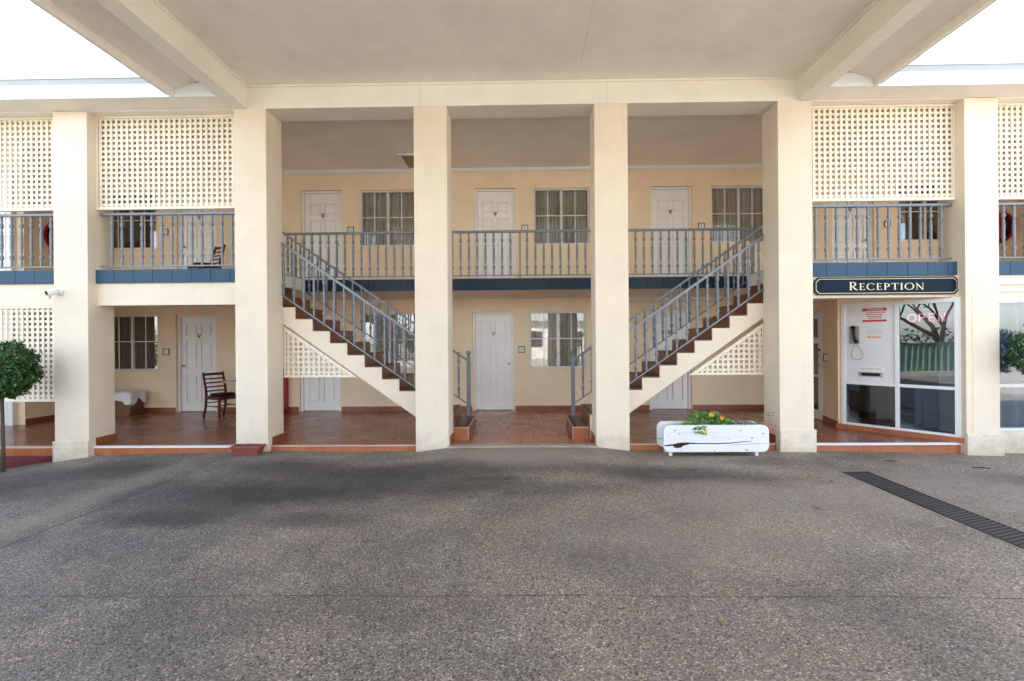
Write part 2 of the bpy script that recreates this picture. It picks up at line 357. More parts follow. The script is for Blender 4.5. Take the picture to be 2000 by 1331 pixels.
mb = MB(); mb.box(-14.01, 14.01, -40, -4.0, -.5, -.15); tag(mb.build('road', M_road), kind='structure')
mb = MB(); mb.box(-40, -14.0, -40, 20, -.5, -.25).box(14.0, 40, -40, 20, -.5, -.25); tag(mb.build('verge', M_conc), kind='structure')

# ------------------------------------------------------------------ motel building
motel = empty('motel_building', (0, 10.3, 0))
tag(motel, 'two storey cream rendered motel with square columns, lattice screens and blue balcony bands', 'building')
def part(mb, name, mat, parent=motel, **k): return mb.build(name, mat, parent, **k)
WY = 10.29; FL = 2.58; CEIL = 5.165
colX = [(-9.36, -8.87), (-6.757, -6.26), (-4.127, -3.666), (-1.551, -1.081), (1.009, 1.477), (3.578, 4.052), (6.159, 6.623), (8.73, 9.2)]
for i, (a, b) in enumerate(colX):
    c = part(MB().box(a, b, 6.84, 7.29, -.45, 4.83), 'column', M_cream, bevel=.006)
    base = {1: (-6.775, -6.257, .095), 5: (3.575, 4.078, .215), 6: (6.156, 6.665, .145), 0: (-9.38, -8.86, .0), 7: (8.72, 9.22, .1)}.get(i)
    if base: part(MB().box(base[0], base[1], 6.822, 7.2 if i != 1 else 7.295, -.46, base[2]), 'column_base', M_cream, c, bevel=.004)
# wall with openings
def wall(x0, x1, z0, z1, y0, y1, holes, name, mat):
    mb = MB(); xs = sorted({x0, x1, *[h[0] for h in holes], *[h[1] for h in holes]}); zs = sorted({z0, z1, *[h[2] for h in holes], *[h[3] for h in holes]})
    for a, b in zip(xs, xs[1:]):
        run = None
        for c, d in zip(zs, zs[1:]):
            solid = not any(h[0] < (a+b)/2 < h[1] and h[2] < (c+d)/2 < h[3] for h in holes)
            if solid:
                run = (run[0], d) if run else (c, d)
            if (not solid or d == z1) and run: mb.box(a, b, y0, y1, run[0], run[1]); run = None
    return part(mb, name, mat)
LD = [(-7.50, -6.62), (-4.82, -3.94), (-1.10, -.22), (2.66, 3.54)]
LW = [(-9.10, -7.90), (-3.50, -2.30), (.113, 1.312)]
UD = [(-7.47, -6.60), (-4.774, -3.89), (-1.046, -.164), (2.704, 3.579), (6.50, 7.38)]
UW = [(-9.10, -7.905), (-3.504, -2.31), (.22, 1.407), (3.977, 5.165), (7.89, 9.08)]
holes = [(a, b, 0, 2.10) for a, b in LD]+[(a, b, .905, 2.105) for a, b in LW]
wall(-9.25, 5.36, 0, 2.36, WY, WY+.2, holes, 'rear_wall', M_wall)
holes = [(a, b, FL, 4.745) for a, b in UD]+[(a, b, 3.53, 4.735) for a, b in UW]
wall(-9.25, 9.3, FL, CEIL, WY, WY+.2, holes, 'rear_wall', M_wall)
part(MB().box(-9.25, 5.36, WY-.03, WY+.2, 2.345, 2.46), 'ledge', M_wall, bevel=.004)
part(MB().box(-9.25, 5.36, WY, WY+.2, 2.46, 2.579), 'rear_wall', M_wall)
# projecting blocks at both ends
part(MB().box(-14, -9.25, 8.8, 18, 0, 2.36), 'end_wall', M_wall); part(MB().box(-14, -9.25, 8.8, 18, FL, CEIL), 'end_wall', M_wall)
part(MB().box(9.3, 14, 8.8, 18, 0, 2.36), 'end_wall', M_wall); part(MB().box(9.3, 14, 8.8, 18, FL, CEIL), 'end_wall', M_wall)
# shell that keeps the rooms dark
part(MB().box(-14, 14, 18, 18.2, 0, CEIL), 'back_wall', M_wall); part(MB().box(-9.25, 9.3, 13, 13.1, 0, CEIL-.01), 'room_wall', M_carpet)
rf = MB().prism([(6.75, 5.24), (6.75, CEIL+.004), (18.2, CEIL+.004), (18.2, 5.3), (12.5, 7.0)], 'x', -14.2, 14.2); part(rf, 'roof', M_gutter)
# floors
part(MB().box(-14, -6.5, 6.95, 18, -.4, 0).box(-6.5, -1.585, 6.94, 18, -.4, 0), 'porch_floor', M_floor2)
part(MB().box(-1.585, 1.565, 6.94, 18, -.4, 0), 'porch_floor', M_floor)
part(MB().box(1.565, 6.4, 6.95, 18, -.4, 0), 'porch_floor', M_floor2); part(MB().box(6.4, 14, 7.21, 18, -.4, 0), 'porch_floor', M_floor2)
for a, b, y_, z_ in ((-9.4, -6.77, 6.93, -.028), (-6.28, -4.12, 6.925, -.026), (-3.67, -1.54, 6.92, -.012), (1.46, 3.59, 6.93, -.012), (4.05, 6.17, 6.93, -.026)):
    sp_ = part(MB().box(a, b, y_, y_+.022, -.45, z_), 'porch_step', M_stile)
    if a in (-6.28, 4.05): part(MB().box(a, b, 6.915, 6.965, -.024, .006), 'step_nosing', M_nose, sp_)
    else: part(MB().box(a, b, y_-.008, y_+.03, z_+.002, .005), 'step_edge', M_grout, sp_)
part(MB().box(-1.10, 1.03, 6.80, 6.95, -.3, .001), 'threshold', M_conc)
# upper slab, bands and beams
part(MB().box(-3.85, 3.85, 8.45, 10.29, 2.385, FL).box(-14, -3.85, 7.27, 10.29, 2.385, FL).box(3.85, 14, 7.27, 10.29, 2.385, FL), 'upper_floor', M_ceil)
part(MB().box(-3.84, 3.84, 8.43, 10.29, FL+.001, FL+.012).box(-13.9, -3.84, 7.1, 10.29, FL+.001, FL+.012).box(3.84, 13.9, 7.1, 10.29, FL+.001, FL+.012), 'balcony_tiling', M_grout)
def band(x0, x1, y, z0, z1, mat=M_band, pitch=.285):
    mb = MB(); x = x0
    while x < x1-.01:
        e = min(x+pitch-.005, x1); mb.box(x, e, y, y+.03, z0, z1); x += pitch
    return part(mb, 'fascia_boards', mat, bevel=.002)
part(MB().box(-3.85, 3.85, 8.43, 8.449, 2.38, 2.572), 'fascia_backing', M_black)
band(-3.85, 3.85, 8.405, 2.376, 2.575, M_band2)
for x0, x1, z in ((-8.88, -6.75, 2.05), (-6.27, -4.12, 2.05), (4.04, 6.17, 2.07), (6.62, 8.75, 2.07)):
    part(MB().box(x0, x1, 7.0, 7.26, z, 2.578), 'floor_beam', M_cream, bevel=.004)
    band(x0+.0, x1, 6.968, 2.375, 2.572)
# top beam and eaves
for a, b in ((-14, -3.945), (3.875, 14)): part(MB().box(a, b, 6.86, 7.28, 4.832, CEIL), 'top_beam', M_ceil)
for a, b in ((-3.94, -1.455), (-1.4525, 1.20), (1.2025, 3.87)): part(MB().box(a, b, 6.845, 7.25, 4.832, CEIL+.002), 'top_beam', M_beam, bevel=.002)
part(MB().box(-3.93, 3.86, 6.825, 6.844, 5.135, 5.163), 'cornice', M_beam)
for s0, s1 in ((-14, -4.0), (3.95, 14)):
    part(MB().box(s0, s1, 6.5, 6.859, 4.838, 4.855), 'eave_soffit', M_ceil)
    part(MB().box(s0, s1, 6.475, 6.499, 4.83, 5.012), 'eave_fascia', M_fascia)
    part(MB().box(s0, s1, 6.49, 6.80, 5.014, 5.10), 'gutter', M_gutter)
    part(MB().box(s0, s1, 6.475, 6.80, 5.102, 5.165).box(s0, s1, 6.482, 6.80, 5.167, 5.235), 'gutter_capping', M_fascia)
# balcony ceiling
part(MB().box(-14, 14, 7.29, 18, CEIL, CEIL+.003), 'balcony_ceiling', M_ceil)
part(MB().prism([(WY, 5.09), (WY-.02, 5.09), (WY-.05, 5.12), (WY-.06, 5.163), (WY, 5.163)], 'x', -9.24, 9.29), 'cornice', M_white)
part(MB().prism([(WY, 2.30), (WY-.02, 2.30), (WY-.05, 2.33), (WY-.06, 2.383), (WY, 2.383)], 'x', 1.6, 5.36), 'cornice', M_white)
h = part(MB().box(-2.45, -1.65, 9.38, 9.43, 5.125, 5.163).box(-2.45, -1.65, 10.14, 10.19, 5.125, 5.163).box(-2.45, -2.40, 9.43, 10.14, 5.125, 5.163).box(-1.70, -1.65, 9.43, 10.14, 5.125, 5.163), 'ceiling_hatch', M_white)
part(MB().box(-2.40, -1.70, 9.43, 10.14, 5.145, 5.160), 'hatch_panel', M_hatch, h)
# skirting tiles
for a, b in ((-9.25, -7.52), (-6.60, -4.84), (-3.92, -1.12), (-.20, 2.64), (3.56, 5.36)): part(MB().box(a, b, WY-.012, WY, 0, .105), 'skirting', M_skirt)
for i, (a, b) in enumerate(colX[1:7]):
    part(MB().prism([(b, 6.95), (b+.012, 6.95), (b+.012, 7.303), (a-.012, 7.303), (a-.012, 6.95), (a, 6.95), (a, 7.291), (b, 7.291)], 'z', 0, .12), 'skirting', M_skirt)
part(MB().box(-9.25, -9.238, 8.8, WY-.013, 0, .105), 'skirting', M_skirt)

# doors ------------------------------------------------------------
def door(x0, x1, z0, y=WY+.09, handle='r', ztop=2.10, emblem=1, low=False, axis=None):
    """white six panel door in a painted frame; the leaf stands back inside the wall opening"""
    f = .055; lx0, lx1 = x0+f, x1-f; z1 = z0+ztop-.045
    L = MB().box(lx0, lx1, y+.030, y+.050, z0+.012, z1)
    W = lx1-lx0; st = .105; mid = .09; zz = [(.20, .80), (.93, 1.53), (1.66, 1.88)]
    cols = [(lx0+st, lx0+W/2-mid/2), (lx0+W/2+mid/2, lx1-st)]
    H = z1-z0-.012
    L.box(lx0, lx0+st, y, y+.030, z0+.012, z1).box(lx1-st, lx1, y, y+.030, z0+.012, z1).box(lx0+W/2-mid/2, lx0+W/2+mid/2, y, y+.030, z0+.012, z1)
    zs = [z0+.012]+[z0+q for p in zz for q in p]+[z1]
    for k in range(0, len(zs), 2):
        for a, b in cols: L.box(a, b, y, y+.0298, zs[k], zs[k+1])
    for p, q in zz:
        for a, b in cols: L.box(a+.024, b-.024, y+.003, y+.030, z0+p+.024, z0+q-.024)
    d = part(L, 'door', M_door, bevel=.003)
    fr = MB().box(x0+.001, lx0-.003, y-.045, y+.05, z0+.001, z0+ztop-.002).box(lx1+.003, x1-.001, y-.045, y+.05, z0+.001, z0+ztop-.002).box(lx0-.003, lx1+.003, y-.045, y+.05, z1+.004, z0+ztop-.002)
    part(fr, 'door_frame', M_door, d, bevel=.004)
    part(MB().box(lx0, lx1, y-.0, y+.03, z0, z0+.011), 'door_sill', M_dsteel, d)
    hx = lx1-.055 if handle == 'r' else lx0+.055
    K = MB().tube([(hx, y, z0+1.0), (hx, y-.012, z0+1.0)], .028, 14).tube([(hx, y-.012, z0+1.0), (hx, y-.045, z0+1.0), (hx, y-.055, z0+1.0), (hx, y-.065, z0+1.0)], [.011, .018, .027, .02], 12)
    part(K, 'door_handle', M_steel, d, smooth=True)
    if emblem:
        cx = (lx0+lx1)/2; cz = z0+1.64; E0 = 1
        mat = M_dgrey if emblem == 1 else M_gry_txt
        E = MB().prism([(cx-.038, cz+.045), (cx+.038, cz+.045), (cx+.036, cz+.0), (cx+.012, cz-.03), (cx-.012, cz-.03), (cx-.036, cz+.0)], 'y', y-.003, y-.0005)
        E.box(cx-.014, cx+.014, y-.003, y-.0005, cz-.055, cz-.045)
        L2 = MB()
        for k in (-1, 0, 1): L2.box(cx+k*.020-.0045, cx+k*.020+.0045, y-.0042, y-.0031, cz+.006-.006*abs(k+1)/2, cz+.036)
        part(L2, 'emblem_marks', M_door, d)
        part(E, 'door_emblem', mat, d)
    return d
for (a, b), hd in zip(LD, 'lrrl'): door(a, b, 0, handle=hd, emblem=2 if a > -2 and a < 0 else 1)
for (a, b), hd in zip(UD, 'lrrrr'): door(a, b, FL, handle=hd, ztop=2.16)
# windows ----------------------------------------------------------
def curtain(x0, x1, y, z0, z1, mat, parent, amp=.025, pitch=.09, seed=0):
    rnd = random.Random(seed); pitch *= rnd.uniform(.75, 1.35); amp *= rnd.uniform(.8, 1.4); mb = MB(); n = max(8, int((x1-x0)/pitch*6)); ph = rnd.random()*6
    for i in range(n+1):
        x = x0+(x1-x0)*i/n; u = (x-x0)/pitch*2*math.pi
        dy = amp*(math.sin(u+ph)+.45*math.sin(u*.53+2*ph)+.25*math.sin(u*2.1+1))
        mb.v += [(x, y+dy*.6, z1), (x+.012*math.sin(i*1.7), y+dy*1.15, (z0+z1)/2), (x+.02*math.sin(i*1.1), y+dy*1.3, z0)]
    for i in range(n):
        for k in (0, 1): a = i*3+k; mb.f.append((a, a+1, a+4, a+3))
    return part(mb, 'curtain', mat, parent, smooth=True)
def window(x0, x1, z0, z1, y=WY+.07, mat=M_curtain, gap=None, seed=1, gl=M_glass):
    F = MB(); t = .035; xm = (x0+x1)/2
    e = .002
    F.box(x0+e, x0+t, y-.03, y+.04, z0+e, z1-e).box(x1-t, x1-e, y-.03, y+.04, z0+e, z1-e).box(x0+t, x1-t, y-.03, y+.04, z0+e, z0+t).box(x0+t, x1-t, y-.03, y+.04, z1-t, z1-e)
    F.box(xm-.022, xm+.022, y-.02, y+.03, z0+t, z1-t)
    w = part(F, 'window', M_alu, bevel=.002)
    zc = z0+(z1-z0)*.52; G = MB()
    for a, b in ((x0+t, xm-.022), (xm+.022, x1-t)):
        c = (a+b)/2; G.box(c-.009, c+.009, y-.012, y+.0, z0+t, z1-t).box(a, c-.009, y-.012, y+.0, zc-.009, zc+.009).box(c+.009, b, y-.012, y+.0, zc-.009, zc+.009)
    part(G, 'glazing_bars', M_white, w)
    part(MB().box(x0+t, xm-.023, y+.004, y+.009, z0+t, z1-t).box(xm+.023, x1-t, y+.012, y+.017, z0+t, z1-t), 'pane', gl, w)
    if gap is None: curtain(x0-.03, x1+.03, y+.17, z0-.15, z1+.02, mat, w, seed=seed)
    else:
        curtain(x0-.03, gap[0], y+.17, z0-.15, z1+.02, mat, w, seed=seed); curtain(gap[1], x1+.03, y+.17, z0-.15, z1+.02, mat, w, seed=seed+9)
    return w
window(*LW[0], .905, 2.105, mat=M_darkcurt, seed=3)
window(*LW[1], .905, 2.105, seed=4); window(*LW[2], .905, 2.105, seed=5)
window(*UW[0], 3.53, 4.735, mat=M_darkcurt, gap=(-8.45, -8.2), seed=6)
window(*UW[1], 3.53, 4.735, seed=7); window(*UW[2], 3.53, 4.735, seed=8); window(*UW[3], 3.53, 4.735, seed=9)
window(*UW[4], 3.53, 4.735, mat=M_darkcurt, gap=(8.35, 8.5), seed=10)
for a, b in UW[:4]: part(MB().box(a-.02, b+.02, WY-.02, WY+.03, 3.495, 3.529), 'window_sill', M_wall)
# doors in the projecting end blocks
for z in (0, FL):
    door(-10.4, -9.5, z, y=8.79-.03, handle='l', emblem=0)
    part(MB().box(-9.50, -9.40, 8.72, 8.799, z, z+2.1), 'door_trim', M_white)

# lattice screens --------------------------------------------------
def lattice(x0, x1, z0, z1, y, frame=.03, pitch=.0785, sl=.037, tri=None, bot=.045):
    fr = MB().box(x0, x1, y-.025, y+.02, z1-frame, z1).box(x0, x1, y-.03, y+.02, z0, z0+bot).box(x0, x0+frame*.7, y-.024, y+.018, z0+bot, z1-frame).box(x1-frame*.7, x1, y-.024, y+.018, z0+bot, z1-frame)
    f = part(fr, 'lattice_screen', M_lattice, bevel=.002)
    mb = MB(); x = x0+frame*.7+.012
    while x < x1-.02: mb.box(x, min(x+sl, x1-.005), y-.010, y-.0005, z0+bot*.5, z1-frame*.5); x += pitch
    z = z0+bot+.018
    while z < z1-frame: mb.box(x0+.01, x1-.01, y, y+.009, z, min(z+sl, z1-.005)); z += pitch
    part(mb, 'lattice', M_lattice, f)
for a, b in ((-8.87, -6.757), (-6.262, -4.125), (4.05, 6.16), (6.62, 8.73)): lattice(a, b, 3.455, 4.828, 7.02)
lattice(-8.87, -6.755, .645, 2.048, 7.02)
def tri_lattice(s, xc, y):
    """triangular screen under a stair; xc edge at the column, s=+1 points to +x"""
    zb, zt, wd = .955, 1.735, 1.10
    P = lambda u, z: (xc+s*u, z)
    f = MB().prism([P(0, zb), P(wd+.03, zb), P(wd-.03, zb+.035), P(0, zb+.035)], 'y', y-.02, y+.02)
    f.prism([P(0, zt), P(0, zt-.055), P(wd-.11, zb+.036), P(wd-.03, zb+.036)], 'y', y-.02, y+.02).prism([P(0, zb+.036), P(.03, zb+.036), P(.03, zt-.08), P(0, zt-.058)], 'y', y-.018, y+.018)
    o = part(f, 'lattice_screen', M_lattice)
    mb = MB(); sl = .034; pt = .0785; u = .045
    top = lambda u: zt-.05-(zt-zb)/wd*u
    while u < wd-.1:
        a, b = u, u+sl; mb.prism([P(a, zb+.03), P(b, zb+.03), P(b, max(zb+.031, top(b)+.02)), P(a, top(a)+.02)], 'y', y-.009, y-.0005); u += pt
    z = zb+.06
    while z < zt-.1:
        ue = lambda zz: (zt-.03-zz)*wd/(zt-zb)
        mb.prism([P(.01, z), P(ue(z), z), P(max(.02, ue(z+sl)), z+sl), P(.01, z+sl)], 'y', y, y+.008); z += pt
    part(mb, 'lattice', M_lattice, o)
tri_lattice(1, -3.666, 7.33); tri_lattice(-1, 3.60, 7.33)

# balustrades ------------------------------------------------------
def bal_profile(h):
    p = [(.0, .0165), (.06, .0165), (.10, .0175), (.13, .0135), (.15, .016), (.19, .0255), (.215, .026), (.245, .015), (.27, .0105), (.30, .0155), (.33, .0185), (.35, .014), (.365, .019), (.40, .0215), (.44, .0185),
         (.45, .0225), (.47, .0185), (.53, .0185), (.55, .0225), (.56, .0185), (.60, .0215), (.635, .019), (.65, .014), (.67, .0185), (.70, .0155), (.73, .0105), (.755, .015), (.785, .026), (.81, .0255), (.85, .016), (.87, .0135), (.90, .0175), (.94, .0165), (1, .0165)]
    return [(r, t*h) for t, r in p]
def bal_mesh(h):
    mb = MB().lathe(bal_profile(h), 0, 0, 10); me = bpy.data.meshes.new('baluster')
    me.from_pydata(mb.v, [], mb.f); me.materials.append(M_rail)
    for p in me.polygons: p.use_smooth = True
    return me
BM = bal_mesh(.72); BMS = bal_mesh(.78)
def put_bal(me, loc, parent):
    o = bpy.data.objects.new('baluster', me); COL.objects.link(o); o.parent = parent
    off = Vector((0, 0, 0)); q = parent
    while q: off += q.location; q = q.parent
    o.location = Vector(loc)-off
def balustrade(x0, x1, y, first, pitch, zt=3.405, posts=()):
    r = part(MB().box(x0, x1, y-.028, y+.028, zt-.022, zt+.016), 'balustrade', M_rail, bevel=.006)
    part(MB().box(x0, x1, y-.018, y+.018, 2.625, 2.643), 'bottom_rail', M_rail, r)
    x = first
    while x < x1-.01:
        if not any(abs(x-p) < .05 for p in posts): put_bal(BMS, (x, y, 2.62), r)
        x += pitch
    for p in posts: part(MB().box(p-.018, p+.018, y-.018, y+.018, 2.56, zt-.02), 'post', M_rail, r)
balustrade(-8.87, -6.757, 7.06, -8.80, .1495); balustrade(-6.262, -4.127, 7.06, -6.09, .1495)
balustrade(4.052, 6.159, 7.06, 4.075, .1495); balustrade(6.623, 8.73, 7.06, 6.75, .1495)
balustrade(-4.22, 4.14, 8.455, -4.16, .1455, posts=(-.065,))
# side ends of the landings
# ------------------------------------------------------------------ staircases
RISE, RUN, NR = .184, .263, 14
def staircase(s, x1, label):
    """s=-1 climbs towards -x, s=+1 towards +x; x1 = first riser"""
    root = empty('staircase', (x1, 7.8, 0)); tag(root, label, 'staircase', 'staircases between the front columns')
    y0, y1 = 7.30, 8.37
    X = lambda n: x1+s*RUN*(n-1)                       # riser n
    pts = []
    for n in range(2, NR+1): pts += [(X(n), RISE*(n-1)), (X(n), RISE*n-.012)]
    top = [(X(2), .001)]+[(X(2), RISE)] + [(X(n)+s*0, z) for n in range(3, NR+1) for z in (RISE*(n-1), RISE*n)]
    poly = [(X(2), 0.001), (X(2), RISE*2)]
    for n in range(3, NR+1): poly += [(X(n), RISE*(n-1)), (X(n), RISE*n)]
    xe = X(NR)+s*.25; poly += [(xe, RISE*NR), (xe, RISE*NR-.25)]
    zb = lambda x: .341+.6996*(abs(x-x1)-.80)
    poly += [(X(NR)+s*.1, RISE*NR-.30)]
    xf = x1+s*(.80-.341/.6996); poly += [(x1+s*(.80-.341/.6996)+s*.002, .001)]
    MB().prism(poly, 'y', y0, y1).build('flight', M_cream, root)
    rt = MB(); tt = MB(); ns = MB()
    for n in range(1, NR+1):
        x = X(n); za, zb2 = RISE*(n-1), RISE*n
        if n == 1: continue
        rt.box(min(x, x-s*.010), max(x, x-s*.010), y0-.003, y1+.003, za+.013, zb2+.012)
        if n < NR:
            xa, xb = x-s*.012, X(n+1)-s*.010
            tt.box(min(xa, xb), max(xa, xb), y0-.003, y1+.003, zb2+.0125, zb2+.0125+.006)
            xa, xb = x+s*.015, x+s*.05
            ns.box(min(xa, xb), max(xa, xb), y0+.02, y1-.02, zb2+.0187, zb2+.0215)
    # first step, wider block tiled all round
    fx = (x1, X(2)-s*.011); a, b = min(fx), max(fx)
    MB().box(a, b, 7.27, y1+.01, .001, RISE).build('bottom_step', M_stile, root)
    tt.box(a+.012, b-.012, 7.282, y1, RISE+.0005, RISE+.006)
    ed = MB().box(a-.003, b+.0, 7.267, 7.279, RISE-.004, RISE+.007).box(*( (a-.003, a+.009) if s > 0 else (b-.009, b+.003)), 7.279, y1+.01, RISE-.004, RISE+.007).box(*( (a-.003, a+.006) if s > 0 else (b-.006, b+.003)), 7.2665, 7.273, .001, RISE-.004)
    ed.build('tile_edging', M_grout, root)
    xa, xb = x1+s*.03, x1+s*.065; ns.box(min(xa, xb), max(xa, xb), 7.31, y1-.02, RISE+.0065, RISE+.0095)
    rt.build('riser_tiles', M_riser, root); tt.build('tread_tiles', M_tread, root); ns.build('nosing_strips', M_black, root)
    line = lambda x: RISE+.6996*abs(x-x1)
    # front hand rail, fixed to the columns
    def rail(y, u0, u1, lo, hi, first, newel=None):
        p = lambda u, off: (x1+s*u, y, line(x1+s*u)+off)
        h = MB().bar(p(u0, hi), p(u1, hi), .05, .042).build('handrail', M_rail, root)
        MB().bar(p(u0, lo), p(u1, lo), .03, .022).build('bottom_rail', M_rail, h)
        u = first
        while u < u1-.02:
            z0 = line(x1+s*u)+lo; put_bal(BMR, (x1+s*u, y, z0-.002), h); u += .153
        if newel is not None:
            xx = x1+s*newel; N = MB().box(xx-.032, xx+.032, y-.032, y+.032, RISE+.006, 1.225)
            n_ = N.build('newel_post', M_rail, h, bevel=.004)
            MB().lathe([(.020, 1.225), (.028, 1.232), (.018, 1.242), (.030, 1.252), (.040, 1.270), (.042, 1.285), (.038, 1.302), (.022, 1.318), (.006, 1.325)], xx, y, 14).build('ball_finial', M_rail, n_, smooth=True)
    rail(7.27, .70, 2.90, .055, .84, .80)
    rail(8.36, .13, 3.37, .12, .875, .29, newel=.118)
    return root
BMR = bal_mesh(.79)
staircase(-1, -.85, 'tiled staircase climbing left with slate blue railing and brown risers')
staircase(1, .717, 'tiled staircase climbing right above the white planter with slate blue railing')

# ------------------------------------------------------------------ reception front
A = Vector((5.24, 8.15)); B = Vector((6.17, 6.93)); LL = (B-A).length; T = (B-A)/LL; NRM = Vector((-T.y, T.x))*-1   # facing the porch (towards -x,-y)
if NRM.x > 0: NRM = -NRM
ang = math.atan2(T.y, T.x)
MD = Matrix.Translation((A.x, A.y, 0)) @ Matrix.Rotation(ang, 4, 'Z')      # local: x along the wall, -y out of the wall, z up
MDS = MD
def dpart(mb, name, mat, parent=motel, **k): mb.xf(MD); return mb.build(name, mat, parent, **k)
sf = dpart(MB().box(.045, .105, -.02, .06, .075, 2.06).box(1.52, 1.60, -.015, .06, .075, 2.06).box(.105, 1.52, -.015, .05, 2.0, 2.06).box(.105, 1.52, -.02, .06, .075, .11)
      .box(1.47, 1.52, -.03, .05, .11, 2.0).box(.775, .825, -.025, .05, .11, 2.0).box(.105, .775, -.02, .05, .74, .785).box(.825, 1.47, -.02, .05, .74, .785), 'shop_window', M_white, bevel=.003)
dpart(MB().box(.106, .774, -.004, .03, .786, 1.999), 'infill_panel', M_card, sf)
dpart(MB().box(.106, .774, .012, .018, .111, .739).box(.826, 1.469, .012, .018, .111, .739).box(.826, 1.469, .012, .018, .786, 1.999), 'pane', M_glass2, sf)
dpart(MB().box(-.02, 1.63, -.05, .10, .001, .074), 'kerb_tiles', M_stile)
dpart(MB().box(-.0, .044, .0, .12, .075, 2.38).box(.044, 1.65, .0, .12, 2.061, 2.38).box(1.601, 1.66, .0, .1, .075, 2.061), 'reception_wall', M_wall)
part(MB().prism([(5.225, 8.14), (5.38, 8.22), (5.52, 8.8), (5.38, 8.80)], 'z', 0, 2.384), 'reception_wall', M_wall)
part(MB().box(5.38, 5.52, 9.72, 10.29, 0, 2.384).box(5.38, 5.52, 8.80, 9.72, 2.03, 2.384), 'reception_wall', M_wall)
part(MB().prism([(5.212, 8.14), (5.226, 8.136), (5.381, 8.80), (5.367, 8.80)], 'z', 0, .105), 'skirting', M_skirt)
# glazed entrance door on the side wall
d = part(MB().box(5.40, 5.44, 8.86, 8.98, .01, 1.98).box(5.40, 5.44, 9.58, 9.68, .01, 1.98).box(5.40, 5.44, 8.98, 9.58, .01, .17).box(5.40, 5.44, 8.98, 9.58, 1.86, 1.98).box(5.402, 5.438, 8.98, 9.58, .78, .82).box(5.402, 5.438, 8.98, 9.58, 1.40, 1.50), 'glazed_door', M_white)
part(MB().box(5.41, 5.415, 8.98, 9.58, .17, 1.86), 'pane', M_glass, d)
part(MB().box(5.385, 5.46, 8.801, 8.858, 0, 2.029).box(5.385, 5.46, 9.682, 9.719, 0, 2.029).box(5.385, 5.46, 8.858, 9.682, 1.985, 2.029), 'door_frame', M_white, d)
part(MB().tube([(5.40, 8.92, 1.0), (5.34, 8.92, 1.0), (5.34, 8.92, 1.18), (5.40, 8.92, 1.18)], .009, 8).tube([(5.40, 8.92, 1.28), (5.375, 8.92, 1.28)], .024, 12), 'door_handle', M_dsteel, d)
# reception room behind
part(MB().box(9.29, 9.3, 7.2, 8.8, 0, 2.38).box(5.52, 9.3, 10.20, 10.28, 0, 2.38), 'room_wall', M_carpet)
def dcurtain(s0, s1, z0, z1, off, mat, pitch, amp, seed):
    rnd = random.Random(seed); mb = MB(); n = int((s1-s0)/pitch*7)
    for i in range(n+1):
        x = s0+(s1-s0)*i/n; u = (x-s0)/pitch*2*math.pi; dy = amp*(math.sin(u)+.5*math.sin(u*.47+seed)+.3*math.sin(u*1.9+seed))
        mb.v += [(x, off+dy*.5, z1), (x+.02*math.sin(u*.3), off+dy, (z0+z1)/2), (x+.03*math.sin(u*.21), off+dy*1.2, z0)]
    for i in range(n):
        for k in (0, 1): a = i*3+k; mb.f.append((a, a+1, a+4, a+3))
    return dpart(mb, 'curtain', mat, sf, smooth=True)
dcurtain(.95, 1.46, .14, .72, .22, M_curtblue, .17, .03, 3); dcurtain(.28, .72, .14, .70, .30, M_darkcurt, .2, .03, 5)
# far right shop window flush with the columns
fx = part(MB().box(6.63, 6.68, 7.02, 7.12, .155, 2.015).box(8.68, 8.73, 7.02, 7.12, .155, 2.015).box(6.68, 8.68, 7.02, 7.12, 1.985, 2.015).box(6.68, 8.68, 7.02, 7.12, .155, .185).box(6.68, 8.68, 7.015, 7.12, .775, .826).box(7.64, 7.70, 7.02, 7.12, .185, .775).box(7.64, 7.70, 7.02, 7.12, .826, 1.985), 'shop_window', M_white)
part(MB().box(6.68, 8.68, 7.06, 7.066, .185, 1.985), 'pane', M_glass, fx)
curtain(6.62, 8.72, 7.24, .10, 2.03, M_curtfar, fx, amp=.04, pitch=.16, seed=2)
part(MB().box(6.62, 8.73, 7.0, 7.2, -.45, .153), 'plinth_wall', M_cream)
part(MB().box(6.62, 8.73, 6.94, 7.0, 2.24, 2.30).box(6.62, 8.73, 6.955, 7.0, 2.14, 2.17).box(6.62, 8.73, 6.965, 7.0, 2.05, 2.075).box(6.62, 8.73, 6.99, 7.2, 2.016, 2.05), 'moulding', M_white)

